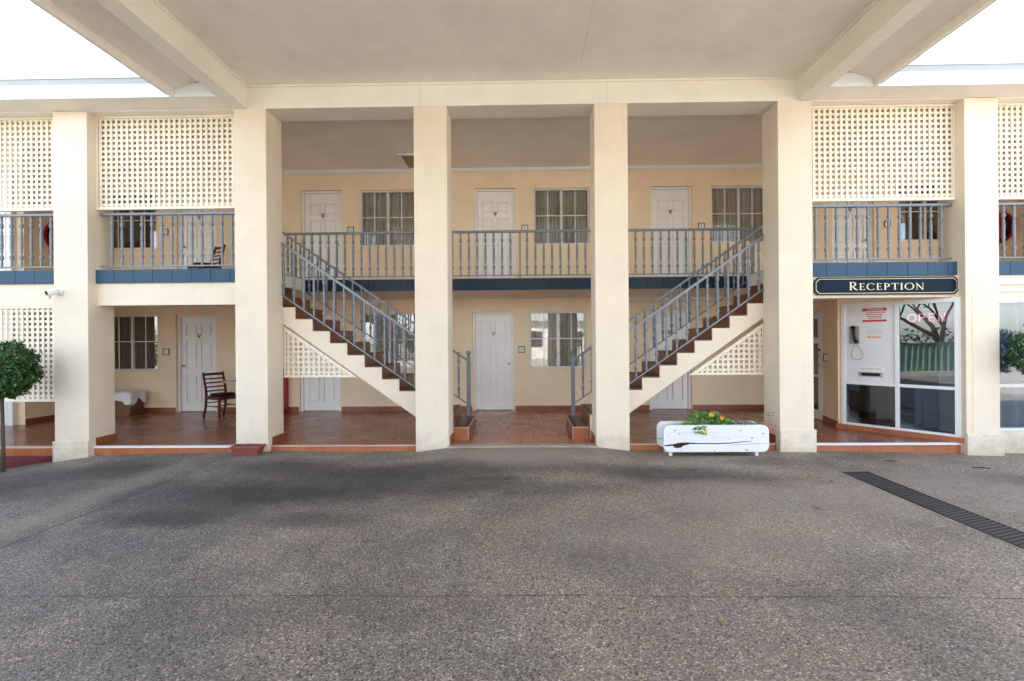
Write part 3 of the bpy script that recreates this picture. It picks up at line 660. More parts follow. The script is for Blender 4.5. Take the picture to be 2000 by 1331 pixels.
# ------------------------------------------------------------------ entrance canopy
can = empty('entrance_canopy', (-.04, 2.4, 4.83)); tag(can, 'large flat cream canopy over the drive with deep edge beams', 'canopy')
CY0 = -2.4
def cp(mb, n, m, p=can, **k): return mb.build(n, m, p, **k)
sheets = MB()
xsj = [-3.93, .778, 3.86]
for a, b in zip(xsj, xsj[1:]):
    yy = CY0
    while yy < 6.8:
        sheets.box(a+.0015, b-.0015, yy+.0015, min(yy+9.3, 6.843)-.0015, CEIL, CEIL+.012); yy += 9.3
cp(sheets, 'ceiling', M_ceil); cp(MB().box(-3.93, 3.86, CY0, 6.843, CEIL+.0125, CEIL+.03), 'ceiling_sun_block', M_gutter)  # unseen board added above the sheets, blocks sun leaking through their joint
cp(MB().box(-4.78, 4.73, CY0, 6.745, CEIL+.10, CEIL+.16), 'roof', M_gutter)
for s, xi in ((-1, -3.93), (1, 3.86)):
    xo = xi+s*.217; a, b = min(xi, xo), max(xi, xo)
    cp(MB().box(a, b, CY0, 6.842, 4.832, CEIL+.09), 'edge_beam', M_beam, bevel=.003)
    c0, c1 = (xi, xi-s*.018); cp(MB().box(min(c0, c1), max(c0, c1), CY0, 6.82, 5.138, 5.163), 'cornice', M_beam)
    xe = xi+s*.79; P = lambda x, z: (x, z)
    cp(MB().prism([(xo+s*.001, 5.105), (xe, 4.925), (xe, 4.94), (xo+s*.001, 5.12)], 'y', CY0, 6.475), 'side_soffit', M_ceil)
    g0, g1 = xe, xe+s*.05; cp(MB().box(min(g0, g1), max(g0, g1), CY0, 6.47, 4.83, 5.10), 'side_fascia', M_ceil, bevel=.003)
    g0, g1 = xe+s*.051, xe+s*.09; cp(MB().box(min(g0, g1), max(g0, g1), CY0, 6.45, 4.845, 5.0), 'side_gutter', M_gutter, bevel=.006)
cp(MB().box(-4.1, 4.05, CY0-.3, CY0-.002, 4.832, CEIL+.09), 'edge_beam', M_beam)
for x in (-4.1, -1.4, 1.15, 3.65): cp(MB().box(x, x+.45, CY0-.35, CY0+.1, -.4, 4.831), 'column', M_cream, bevel=.006)

# ------------------------------------------------------------------ signs and fittings
def room_sign(x, z, y, label, dark=M_black, mat=None, body='1', sx=0):
    root = empty('room_sign', (x, y, z)); tag(root, label, 'sign', 'small framed square signs by the doors')
    s = .068; f = MB().box(-s, s, -.014, 0, s-.014, s).box(-s, s, -.014, 0, -s, -s+.014).box(-s, -s+.014, -.014, 0, -s+.014, s-.014).box(s-.014, s, -.014, 0, -s+.014, s-.014)
    f.build('frame', dark, root, loc=(0, 0, 0)); MB().box(-s+.014, s-.014, -.008, 0, -s+.014, s-.014).build('card', M_card, root, loc=(0, 0, 0))
    MB().box(-.006, .004, -.0095, -.0082, -.035, .035).box(-.014, .012, -.0095, -.0082, -.04, -.034).build('print', M_gry_txt, root, loc=(0, 0, 0))
    return root
r1 = room_sign(-.056, 1.302, WY-.001, 'small black framed white sign between the lower middle door and its window')
room_sign(-7.71, 1.302, WY-.001, 'small black framed sign on the porch wall between window and door, near the wooden chair')
room_sign(-3.695, 3.885, WY-.001, 'dark framed white sign on the upper wall over the left staircase')
room_sign(.03, 3.885, WY-.001, 'small framed sign on the upper wall right of the middle balcony door')
room_sign(3.765, 3.885, WY-.001, 'framed white sign on the upper wall above the right staircase')
room_sign(-7.713, 3.885, WY-.001, 'framed sign behind the left balcony balusters beside the dark window')
room_sign(7.648, 3.885, WY-.001, 'framed sign behind the balusters over the reception sign')
r = room_sign(5.379, 1.152, 8.62, 'framed square sign on the narrow wall beside the glazed reception door'); r.location = (5.330, 8.60, 1.152); r.rotation_euler.z = -math.atan2(.66, .155)

# reception sign board with hand drawn roman small capitals
rs = empty('reception_sign', (5.147, 6.962, 2.2325)); tag(rs, 'navy sign board with gold letters reading RECEPTION over the office front', 'sign')
HW, HH = 1.012, .126
def oct_(w, h, c): return [(-w+c, -h), (w-c, -h), (w, -h+c), (w, h-c), (w-c, h), (-w+c, h), (-w, h-c), (-w, -h+c)]
MB().prism(oct_(HW, HH, .05), 'y', -.012, .006).build('edge_board', M_black, rs, loc=(0, 0, 0))
MB().prism(oct_(HW-.022, HH-.022, .045), 'y', -.016, -.012).build('border_line', M_gold, rs, loc=(0, 0, 0))
MB().prism(oct_(HW-.029, HH-.029, .043), 'y', -.018, -.0161).build('panel', M_navy, rs, loc=(0, 0, 0))
def strip(mb, pts, ws):
    """calligraphic stroke: centre points with widths -> quads in (x,z)"""
    Lp, Rp = [], []
    for i, p in enumerate(pts):
        a = pts[max(i-1, 0)]; b = pts[min(i+1, len(pts)-1)]; dx, dz = b[0]-a[0], b[1]-a[1]; l = math.hypot(dx, dz) or 1
        nx_, nz_ = -dz/l, dx/l; w_ = ws[i]/2; Lp.append((p[0]+nx_*w_, p[1]+nz_*w_)); Rp.append((p[0]-nx_*w_, p[1]-nz_*w_))
    for i in range(len(pts)-1): mb.append([Lp[i], Lp[i+1], Rp[i+1], Rp[i]])
def arc(cx, cz, rx, rz, a0, a1, n=18): return [(cx+rx*math.cos(R(a0+(a1-a0)*i/n)), cz+rz*math.sin(R(a0+(a1-a0)*i/n))) for i in range(n+1)]
TK, TN = .135, .045
def stem(q, x): strip(q, [(x, 0), (x, 1)], [TK, TK]); strip(q, [(x-.14, .015), (x+.14, .015)], [.035]*2); strip(q, [(x-.14, .985), (x+.14, .985)], [.035]*2)
def ringw(pts, cx, cz): # thick on the sides, thin at top and bottom
    return [TN+(TK-TN)*abs(math.cos(math.atan2(p[1]-cz, p[0]-cx)))**1.5 for p in pts]
def glyph(ch):
    q = []
    if ch in 'PR':
        stem(q, .18); c = .72 if ch == 'R' else .70; a = arc(.30, c, .30, .27, 90, -90); strip(q, [(.18, c+.27)]+a+[(.2, c-.27)], [TN]+ringw(a, .30, c)+[TN])
        if ch == 'R': strip(q, [(.34, .46), (.60, .12), (.80, -.03)], [.08, .13, .05]); return q, .82
        return q, .70
    if ch == 'E':
        stem(q, .18); strip(q, [(.18, .975), (.56, .975)], [.045]*2); strip(q, [(.56, .995), (.575, .82)], [.06, .02]); strip(q, [(.18, .51), (.48, .51)], [.045]*2); strip(q, [(.485, .60), (.485, .42)], [.035]*2)
        strip(q, [(.18, .025), (.60, .025)], [.045]*2); strip(q, [(.60, .005), (.64, .2)], [.06, .02]); return q, .70
    if ch == 'C':
        a = arc(.52, .5, .44, .50, 48, 312, 26); strip(q, a, ringw(a, .52, .5)); strip(q, [(.80, .99), (.82, .76)], [.02, .06]); strip(q, [(.83, .12), (.84, .22)], [.03, .02]); return q, .92
    if ch == 'O':
        a = arc(.54, .5, .46, .50, 0, 360, 36); strip(q, a, [TN+(TK-TN)*abs(math.cos(math.atan2(p[1]-.5, p[0]-.54)))**1.5 for p in a]); return q, 1.08
    if ch == 'T':
        stem(q, .42); strip(q, [(.04, .975), (.80, .975)], [.045]*2); strip(q, [(.05, .995), (.02, .80)], [.06, .02]); strip(q, [(.79, .995), (.82, .80)], [.06, .02]); return q, .84
    if ch == 'I': stem(q, .18); return q, .36
    if ch == 'N':
        strip(q, [(.16, 0), (.16, 1)], [.05]*2); strip(q, [(.10, .98), (.80, .0)], [.13, .13]); strip(q, [(.82, 0), (.82, 1)], [.05]*2)
        strip(q, [(.04, .015), (.28, .015)], [.035]*2); strip(q, [(.70, .985), (.94, .985)], [.035]*2); strip(q, [(.02, .985), (.16, .985)], [.035]*2); return q, .98
seq = [('R', 1.0)]+[(c, .83) for c in 'ECEPTION']; gap = .11
tot = sum(glyph(c)[1]*s for c, s in seq)+gap*(len(seq)-1); sc = 1.06/tot; zs = .113
x = -.531+.0; base = -.057
for c, s in seq:
    q, adv = glyph(c); L = MB()
    for qi, poly in enumerate(q): L.prism([(x+px*s*sc, base+pz*s*zs) for px, pz in poly], 'y', -.0215-.00004*(qi % 7), -.018)
    L.build('letter', M_gold, rs, loc=(0, 0, 0)); x += (adv*s+gap)*sc

def dthing(name, label, cat, s, z, group=None):
    r = empty(name); p = MD @ Vector((s, -.0045, z)); r.location = p; r.rotation_euler.z = ang; tag(r, label, cat, group); return r
LC = dict(loc=(0, 0, 0))
# warning notice
wn = dthing('warning_sign', 'red and white warning notice on the white reception panel', 'sign', .51, 1.857)
MB().box(-.17, .17, -.004, 0, -.12, .12).build('board', M_card, wn, **LC)
MB().box(-.16, .16, -.006, -.0041, .062, .108).box(-.16, .16, -.006, -.0041, -.108, -.076).build('red_bands', M_red_txt, wn, **LC)
t = text_mb('WARNING', .046, .0004); t.xf(Matrix.Translation((.01, -.0068, .085))).build('lettering', M_card, wn, **LC)
L = MB()
rnd = random.Random(4)
for z, n, wd in ((.038, 5, .23), (.008, 6, .22), (-.022, 5, .20), (-.048, 4, .16)):
    xx = -wd/2
    while xx < wd/2: wl = rnd.uniform(.018, .05); L.box(xx, xx+wl, -.0056, -.0042, z-.007, z+.007); xx += wl+.010
L.build('small_print', M_red_txt, wn, **LC)
# instruction notice
nn = dthing('notice', 'pale notice with faint lines and an orange arrow beside the wall phone', 'sign', .505, 1.562)
MB().box(-.15, .15, -.003, 0, -.10, .10).build('board', M_card, nn, **LC)
L = MB()
for z, wd in ((.065, .12), (.04, .20), (.015, .16), (-.01, .2)):
    xx = -wd/2
    while xx < wd/2: wl = rnd.uniform(.014, .04); L.box(xx, xx+wl, -.0045, -.0031, z-.005, z+.005); xx += wl+.009
L.build('small_print', paint('faint print', (.50, .55, .58), .5, .05), nn, **LC)
MB().prism([(-.10, -.055), (-.06, -.03), (-.06, -.045), (.09, -.045), (.09, -.068), (-.06, -.068), (-.06, -.082)], 'y', -.0045, -.0031).build('arrow', M_orange_txt, nn, **LC)
# letter slot
sl_ = dthing('key_return_slot', 'metal key return slot under a small label on the white reception panel', 'letter slot', .455, .912)
MB().box(-.16, .16, -.012, 0, .022, .036).box(-.16, .16, -.012, 0, -.036, -.022).box(-.16, -.125, -.012, 0, -.022, .022).box(.125, .16, -.012, 0, -.022, .022).build('surround', M_steel, sl_, bevel=.002, **LC)
MB().box(-.125, .125, -.003, 0, -.022, .022).build('flap', M_black, sl_, **LC)
MB().box(-.175, .185, -.002, 0, .045, .125).build('label_plate', paint('label white', (.82, .82, .84), .3, .02), sl_, **LC)
text_mb('KEY RETURN', .048, .0004).xf(Matrix.Translation((.005, -.0028, .083))).build('lettering', paint('faded print', (.38, .38, .42), .5, .05), sl_, **LC)
# wall phone
ph = dthing('wall_phone', 'black telephone handset with looping steel cord on a steel plate', 'telephone', .235, 1.545)
MB().box(-.075, .075, -.008, 0, -.145, .145).build('back_plate', M_steel, ph, bevel=.003, **LC)
MB().tube([(-.012, -.03, .115), (.0, -.042, .08), (.002, -.046, .0), (.01, -.042, -.07), (.03, -.03, -.105)], [.03, .022, .018, .022, .03], 12).tube([(-.012, -.008, .115), (-.012, -.04, .115)], .032, 12).tube([(.03, -.008, -.105), (.03, -.036, -.11)], .03, 12).build('handset', M_black, ph, smooth=True, **LC)
MB().box(-.045, .03, -.03, -.008, .07, .085).box(.038, .05, -.028, -.008, .075, .1).build('cradle', M_steel, ph, **LC)
cpts = [(.03+.0, -.03, -.13), (.06, -.03, -.19), (.105, -.03, -.26), (.13, -.03, -.32), (.12, -.03, -.37), (.07, -.03, -.40), (0, -.03, -.395), (-.035, -.03, -.36), (-.035, -.03, -.3), (-.012, -.03, -.22), (.0, -.03, -.15), (-.02, -.025, -.05), (-.03, -.02, -.01)]
MB().tube(cpts, .005, 6).build('cord', M_cord, ph, smooth=True, **LC)
# neon sign behind the glass
ne = empty('neon_sign', MD @ Vector((1.135, .045, 1.79))); ne.rotation_euler.z = ang; tag(ne, 'pink neon sign reading OPEN behind the reception glass', 'sign')
def circ(cx, rx, rz, n=22): return [(cx+rx*math.cos(2*math.pi*i/n), 0, rz*math.sin(2*math.pi*i/n)) for i in range(n+1)]
h = .055
for pl in ([circ(-.165, .05, h)], [[(-.075, 0, -h), (-.075, 0, h), (-.03, 0, h), (-.008, 0, h*.75), (-.008, 0, h*.3), (-.03, 0, 0), (-.07, 0, 0)]], [[(.10, 0, h), (.04, 0, h), (.04, 0, -h), (.10, 0, -h)], [(.04, 0, 0), (.09, 0, 0)]], [[(.15, 0, -h), (.15, 0, h), (.215, 0, -h), (.215, 0, h)]]):
    m_ = MB()
    for p in pl: m_.tube(p, .0065, 6)
    m_.build('neon_letter', M_neon, ne, smooth=True, **LC)
MB().box(-.24, .24, .012, .018, -.085, -.079).box(-.24, .24, .012, .018, .079, .085).build('mounting_bar', M_black, ne, **LC)

# security camera on the first column
sc_ = empty('security_camera', (-6.66, 6.84, 2.237)); tag(sc_, 'white security camera on the left column pointing left', 'security camera')
MB().tube([(0, 0, 0), (0, -.02, 0), (0, -.03, 0)], [.05, .05, .042], 16).build('mount', M_white, sc_, smooth=True, **LC)
MB().tube([(.006, -.03, .006), (-.008, -.06, .0), (-.042, -.145, -.024), (-.047, -.157, -.027)], [.036, .046, .045, .041], 18).build('housing', M_white, sc_, smooth=True, **LC)
MB().tube([(-.0472, -.1575, -.0271), (-.0495, -.163, -.0287)], [.034, .028], 18).build('lens', M_black, sc_, smooth=True, **LC)
MB().tube([(-.035, -.12, -.060), (-.035, -.12, -.105)], [.012, .009], 8).build('antenna', M_cord, sc_, **LC)

# ------------------------------------------------------------------ white timber planter
pl = empty('planter', (2.51, 6.7, ghei(2.5, 6.6))); tag(pl, 'white painted timber planter with cracked front board and rounded ends', 'planter')
def rboard(x0, x1, z0, z1, r):
    p = []
    for cx, cz, a in ((x1-r, z1-r, 0), (x0+r, z1-r, 90), (x0+r, z0+r, 180), (x1-r, z0+r, 270)):
        p += [(cx+r*math.cos(R(a+k*15)), cz+r*math.sin(R(a+k*15))) for k in range(7)]
    return p
gz = ghei(2.5, 6.6)
M_plt = paint('flaking white paint', (.78, .79, .80), .6, .05, .55, 30, .6, streak=.25)
MB().prism(rboard(1.87, 3.28, -.028, .335, .085), 'y', 6.545, 6.585).build('front_board', M_plt, pl, bevel=.005)
MB().prism(rboard(1.87, 3.28, -.028, .335, .085), 'y', 6.87, 6.90).build('back_board', M_plt, pl, bevel=.005)
MB().box(2.0, 3.15, 6.586, 6.869, .03, .07).box(1.98, 2.01, 6.586, 6.869, .03, .30).box(3.14, 3.17, 6.586, 6.869, .03, .30).build('trough', M_plt, pl)
MB().box(2.012, 3.138, 6.588, 6.867, .071, .27).build('soil', M_soil, pl)
for x in (1.98, 3.14): MB().box(x-.02, x+.02, 6.60, 6.64, gz-.02, .03).build('leg', M_plt, pl)
for x in (1.98, 3.14): MB().box(x-.02, x+.02, 6.82, 6.86, gz-.02, .03).build('leg', M_plt, pl)
# split and rot in the front board
def crack(pts, ws, mat, name, y=6.5435):
    q = []; strip(q, pts, ws); m_ = MB()
    for p in q: m_.quad(*[(a, y, b) for a, b in p])
    m_.build(name, mat, pl)
crack([(1.875, .060), (1.93, .066), (2.0, .072), (2.1, .090), (2.2, .094), (2.35, .088), (2.55, .086), (2.75, .092), (2.95, .112), (3.05, .115)], [.010, .018, .022, .026, .020, .013, .013, .013, .008, .004], M_black, 'crack')
crack([(2.7, .060), (2.95, .076), (3.1, .082), (3.27, .084)], [.002, .003, .004, .003], M_black, 'crack')
for k_, (x_, z_) in enumerate(((1.93, .20), (2.08, .22), (2.02, .265), (2.44, .20), (2.9, .26), (3.05, .16), (2.3, .28), (2.75, .15), (3.2, .22), (2.1, -.005), (2.55, -.01), (2.98, .0))):
    MB().tube([(x_, 6.5446, z_), (x_, 6.5432, z_)], .006+.002*(k_ % 3), 8).build('nail', M_twig, pl)
crack([(1.9, .235), (2.3, .240), (2.6, .236)], [.0012, .002, .0012], M_gry_txt, 'grain'); crack([(2.5, .17), (2.9, .176), (3.25, .172)], [.0012, .0022, .0012], M_gry_txt, 'grain')
rot = MB().quad(*[(x_, 6.5425, z_) for x_, z_ in ((1.96, .072), (2.02, .085), (2.06, .10), (2.12, .098), (2.20, .10), (2.25, .092), (2.18, .072), (2.13, .06), (2.10, .035), (2.04, .028), (2.02, .038), (1.99, .03), (2.01, .05))])
rot.build('rotten_patch', paint('rotten wood', (.045, .018, .012), .9, .4, .5), pl)
crack([(1.87, .09), (1.95, .09)], [.006, .006], M_black, 'crack', y=6.8685)
# plants in the planter
def leaves(mb, c, rad, n, size, rnd, flat=.5, up=0):
    for _ in range(n):
        while True:
            p = Vector((rnd.uniform(-1, 1), rnd.uniform(-1, 1), rnd.uniform(-1, 1)))
            if p.length < 1: break
        q = Vector(c)+Vector((p.x*rad[0], p.y*rad[1], p.z*rad[2])); s = size*rnd.uniform(.6, 1.3)
        nrm = Vector((rnd.gauss(0, flat), rnd.gauss(0, flat)-.2, 1+up)).normalized(); a = nrm.orthogonal().normalized(); a.rotate(Matrix.Rotation(rnd.random()*6.28, 3, nrm)); b = nrm.cross(a)
        mb.quad(q+a*s, q+b*s*.6, q-a*s*.9, q-b*s*.6)
def round_leaves(mb, pts, size, rnd):
    for q in pts:
        s = size*rnd.uniform(.6, 1.25); nrm = Vector((rnd.gauss(0, .45), rnd.gauss(-.45, .4), 1)).normalized(); a = nrm.orthogonal().normalized(); b = nrm.cross(a); q = Vector(q)
        mb.quad(*[q+(a*math.cos(k*math.pi/3.5)+b*math.sin(k*math.pi/3.5))*s for k in range(7)])
def flower(c, r, mat, parent, rnd):
    mb = MB(); c = Vector(c)
    for k in range(5):
        an = k*1.257+rnd.random(); u = Vector((math.cos(an), -.35, math.sin(an))); v = Vector((-math.sin(an), 0, math.cos(an)))
        mb.quad(c, c+u*r*.6+v*r*.4, c+u*r, c+u*r*.6-v*r*.4)
    mb.build('flower', mat, parent)
rnd = random.Random(3)
def mound(x0, x1, prof, n, y0=6.56, y1=6.84):
    pts = []
    for _ in range(n):
        x_ = rnd.uniform(x0, x1); top = prof(x_); z_ = .24+(top-.24)*rnd.random()**.55; pts.append((x_, rnd.uniform(y0, y1), z_))
    return pts
na = empty('nasturtium', (2.55, 6.7, .27)); tag(na, 'bright green nasturtium clump with orange flowers in the planter', 'plant')
pr = lambda x_: .30+.22*max(0, 1-abs((x_-2.44)/.24))**.6+(.14*max(0, 1-abs((x_-2.70)/.16))**.6)
m_ = MB(); round_leaves(m_, mound(2.22, 2.86, pr, 330), .024, rnd); round_leaves(m_, [(2.35+rnd.gauss(0, .04), 6.53, .27+rnd.uniform(-.05, .05)) for _ in range(26)], .02, rnd); m_.build('foliage', M_plant, na)
m_ = MB()
for _ in range(30): x_ = rnd.uniform(2.25, 2.8); m_.tube([(x_, 6.7, .25), (x_+rnd.gauss(0, .03), 6.68, pr(x_)-.02)], .003, 4)
m_.build('stems', M_grass, na)
flower((2.515, 6.56, .475), .038, M_flowery, na, rnd); flower((2.52, 6.552, .47), .02, M_flower, na, rnd); flower((2.66, 6.57, .43), .032, M_flower, na, rnd); flower((2.42, 6.53, .26), .03, M_flowery, na, rnd)
gp = empty('trailing_plant', (3.0, 6.7, .27)); tag(gp, 'low grey and lime trailing plant at the right end of the planter', 'plant')
m_ = MB(); leaves(m_, (2.95, 6.66, .33), (.20, .12, .055), 260, .018, rnd, 1.0); leaves(m_, (2.27, 6.64, .31), (.09, .10, .06), 160, .016, rnd, 1.0); m_.build('dry_foliage', M_dry, gp)
m_ = MB()
for _ in range(150):
    x_ = rnd.uniform(2.93, 3.18); b_ = Vector((x_, rnd.uniform(6.58, 6.8), .27)); tip = b_+Vector((rnd.gauss(.02, .04), rnd.gauss(-.02, .03), rnd.uniform(.03, .12))); m_.quad(b_+Vector((.005, 0, 0)), b_-Vector((.005, 0, 0)), tip)
m_.build('foliage', M_grass, gp)
rp = empty('flowering_plant', (3.30, 6.7, .27)); tag(rp, 'sparse stems with small red flowers leaning past the planter end', 'plant')
m_ = MB().tube([(3.10, 6.7, .26), (3.2, 6.69, .36), (3.28, 6.68, .33)], .003, 4).tube([(3.10, 6.7, .26), (3.24, 6.69, .44), (3.37, 6.68, .50)], .003, 4).tube([(3.1, 6.7, .26), (3.3, 6.68, .32), (3.36, 6.66, .27)], .003, 4); m_.build('stems', M_plant, rp)
for c_, r_ in (((3.26, 6.65, .36), .022), ((3.35, 6.65, .31), .026), ((3.37, 6.65, .25), .022), ((3.42, 6.66, .29), .018), ((3.31, 6.68, .47), .012)): flower(c_, r_, M_flowerr, rp, rnd)
m_ = MB(); leaves(m_, (3.36, 6.67, .46), (.05, .03, .03), 14, .014, rnd, 1); m_.build('foliage', M_plant, rp)

# terracotta trough at the foot of the second column
tb = empty('flower_trough', (-3.89, 6.72, ghei(-3.9, 6.7))); tag(tb, 'small empty terracotta coloured trough at the foot of the column left of the stairs', 'planter')
gz2 = ghei(-3.9, 6.7); n_ = MB()
def frus(mb, hw0, hw1, d0, d1, z0, z1, cx=-3.88, cy=6.71):
    n = len(mb.v); mb.v += [(cx+a*hw0, cy+b*d0, z0) for a, b in ((-1, -1), (1, -1), (1, 1), (-1, 1))]+[(cx+a*hw1, cy+b*d1, z1) for a, b in ((-1, -1), (1, -1), (1, 1), (-1, 1))]
    mb.f += [(n, n+3, n+2, n+1)]+[(n+i, n+(i+1) % 4, n+4+(i+1) % 4, n+4+i) for i in range(4)]
frus(n_, .165, .19, .065, .085, gz2, gz2+.105); frus(n_, .15, .175, .05, .07, gz2+.02, gz2+.104)
n_.build('body', M_terra, tb); rm = MB().box(-4.085, -3.675, 6.612, 6.632, gz2+.10, gz2+.13).box(-4.085, -3.675, 6.788, 6.808, gz2+.10, gz2+.13).box(-4.085, -4.065, 6.632, 6.788, gz2+.10, gz2+.13).box(-3.695, -3.675, 6.632, 6.788, gz2+.10, gz2+.13)
rm.build('rim', M_terra, tb, bevel=.004); MB().box(-4.03, -3.73, 6.66, 6.76, gz2+.022, gz2+.075).build('soil', M_soil, tb)
MB().box(-4.0, -3.985, 6.638, 6.641, gz2+.045, gz2+.06).build('drain_hole', M_black, tb)

# ------------------------------------------------------------------ porch furniture
def make_chair(loc, rz, label):
    """ladder back chair, local +x is the way it faces"""
    c = empty('dining_chair', loc, rz); tag(c, label, 'chair', 'dark wood dining chairs')
    hw, dp, sh, bh = .20, .20, .46, .90
    for s in (-1, 1):
        MB().tube([(dp, s*hw, 0), (dp, s*hw, sh-.03)], [.021, .028], 6).build('leg', M_chair, c, **LC)
        p = [(-dp-.09, s*hw, 0), (-dp-.02, s*hw, .22), (-dp, s*hw, sh-.02), (-dp-.02, s*hw, .60), (-dp-.10, s*hw, bh)]
        MB().tube(p, [.021, .025, .029, .025, .021], 6).build('leg', M_chair, c, **LC)
    ap = MB().box(-dp, dp, -hw-.012, -hw+.012, sh-.085, sh-.025).box(-dp, dp, hw-.012, hw+.012, sh-.085, sh-.025).box(dp-.012, dp+.012, -hw, hw, sh-.086, sh-.024).box(-dp-.012, -dp+.012, -hw, hw, sh-.086, sh-.024)
    ap.build('apron', M_chair, c, **LC)
    MB().tube([(-dp-.02, -hw, .24), (dp, -hw, .24)], .010, 6).tube([(-dp-.02, hw, .24), (dp, hw, .24)], .010, 6).tube([(0, -hw, .24), (0, hw, .24)], .010, 6).tube([(-dp-.01, -hw, .3), (-dp-.01, hw, .3)], .010, 6).build('stretcher', M_chair, c, **LC)
    n = 20; mb = MB(); prof = [(.16, sh-.022), (.215, sh-.018), (.225, sh), (.21, sh+.025), (.12, sh+.036), (.01, sh+.038)]
    mb.lathe(prof, 0, 0, 24); mb.build('seat', M_seat, c, smooth=True, **LC)
    for z, h_ in ((.53, .026), (.61, .026), (.69, .026), (.77, .026), (.86, .05)):
        xx = -dp-.01-(z-.56)*.28 if z > .56 else -dp-.01
        m2 = MB()
        for k in range(6):
            y0, y1 = -hw+k*2*hw/6, -hw+(k+1)*2*hw/6; bow = lambda y: -.02*(1-(y/hw)**2)
            m2.v += []; n0 = len(m2.v)
            for yy in (y0, y1):
                m2.v += [(xx+bow(yy)-.008, yy, z-h_/2), (xx+bow(yy)+.008, yy, z-h_/2), (xx+bow(yy)+.008, yy, z+h_/2), (xx+bow(yy)-.008, yy, z+h_/2)]
            m2.f += [(n0+i, n0+4+i, n0+4+(i+1) % 4, n0+(i+1) % 4) for i in range(4)]
        m2.build('back_slat', M_chair, c, **LC)
    return c
ch = make_chair((-6.03, 9.56, .001), R(-24), 'cherry wood ladder back chair with black seat on the tiled porch')
ch2 = copy_tree(ch); ch2.location = (-6.42, 9.62, FL+.013); ch2.rotation_euler.z = R(236); ch2['label'] = 'dark wood slatted chair on the upper balcony behind the balusters'
tb_ = empty('round_table', (-5.58, 9.80, .001)); tag(tb_, 'pale round pedestal table partly hidden behind the column by the chair', 'table')
MB().lathe([(.50, .70), (.505, .705), (.505, .718), (.50, .722)], 0, 0, 36).build('table_top', M_table, tb_, **LC)
MB().lathe([(.24, .0), (.24, .012), (.06, .035), (.03, .05), (.03, .70)], 0, 0, 24).build('pedestal', M_black, tb_, **LC)
bx = empty('timber_chest', (-8.55, 9.98, .001)); tag(bx, 'low varnished timber chest against the porch wall under the window', 'chest')
MB().box(-9.10, -8.14, 9.82, 10.2, .0, .34).build('body', M_box, bx, bevel=.004)
MB().box(-9.12, -8.12, 9.80, 10.22, .341, .365).build('lid', M_box, bx, bevel=.004)
cl = MB(); nx_, ny_ = 30, 12
for i in range(nx_+1):
    u = i/nx_; x_ = -9.1+1.08*u
    for k in range(ny_+1):
        v = k/ny_; y_ = 9.775+.43*v; hump = .13*(1-.25*abs(v-.5)*2); z_ = .37+hump+.012*math.sin(u*17+v*5)+.008*math.sin(v*13+u*7)
        if k == 0: z_ = .38-.06*(1+.4*math.sin(u*9))-.06*(u > .8)
        if k == 1: y_ = 9.768; z_ = .37+hump*.75
        if u > .93: z_ -= (u-.93)/.07*.10; x_ = min(x_, -8.07+.02*math.sin(v*8))
        if u == 1: z_ -= .10+.04*math.sin(v*9)
        cl.v.append((x_, y_, z_))
for i in range(nx_):
    for k in range(ny_): a = i*(ny_+1)+k; cl.f.append((a, a+1, a+ny_+2, a+ny_+1))
o = cl.build('bed_sheet', M_cloth, smooth=True); tag(o, 'crumpled white sheet heaped over the timber chest', 'sheet')

# hose reels and cabinet
def hose_reel(x, y, z, s, label):
    r_ = empty('hose_reel', (x, y, z)); tag(r_, label, 'fire hose reel', 'red fire hose reels on the balcony end walls')
    e0, e1 = s*.02, s*.04
    MB().tube([(s*.03, 0, 0), (s*.045, 0, 0)], .30, 28).tube([(s*.20, 0, 0), (s*.215, 0, 0)], .30, 28).build('drum', M_red, r_, **LC)
    MB().tube([(s*.046, 0, 0), (s*.199, 0, 0)], .25, 28).build('hose', M_black, r_, **LC)
    MB().tube([(0, 0, 0), (s*.23, 0, 0)], .03, 12).build('hub', M_steel, r_, **LC)
hose_reel(-9.25, 9.44, 3.61, 1, 'red hose reel on the far left upper wall seen between balusters')
hose_reel(9.3, 9.56, 3.61, -1, 'red hose reel on the far right upper wall seen between balusters')
fc = empty('fire_cabinet', (-5.33, 10.15, 0)); tag(fc, 'red upright cabinet at the porch wall left of the door under the stairs', 'fire cabinet')
MB().box(-5.56, -5.055, 10.03, 10.275, .02, .93).build('body', M_red, fc, bevel=.006); MB().box(-5.53, -5.085, 10.015, 10.029, .06, .90).build('door', M_red, fc, bevel=.004)
cb = MB().tube([(-9.23, 9.3, 4.1), (-9.2, 9.25, 4.13), (-9.2, 9.15, 4.13), (-9.2, 9.05, 4.08)], .012, 6).build('cable', M_black); tag(cb, 'short black cable on the far left upper wall', 'cable')

# maroon kerb board on the far left
kb = empty('kerb_board', (-7.6, 6.6, -.2)); tag(kb, 'maroon painted kerb board along the step at far left', 'kerb')
MB().prism([(-6.86, 6.90), (-7.15, 6.47), (-9.5, 5.9), (-9.5, 6.9)], 'z', -.4, -.13).build('board', M_maroon, kb, bevel=.006)

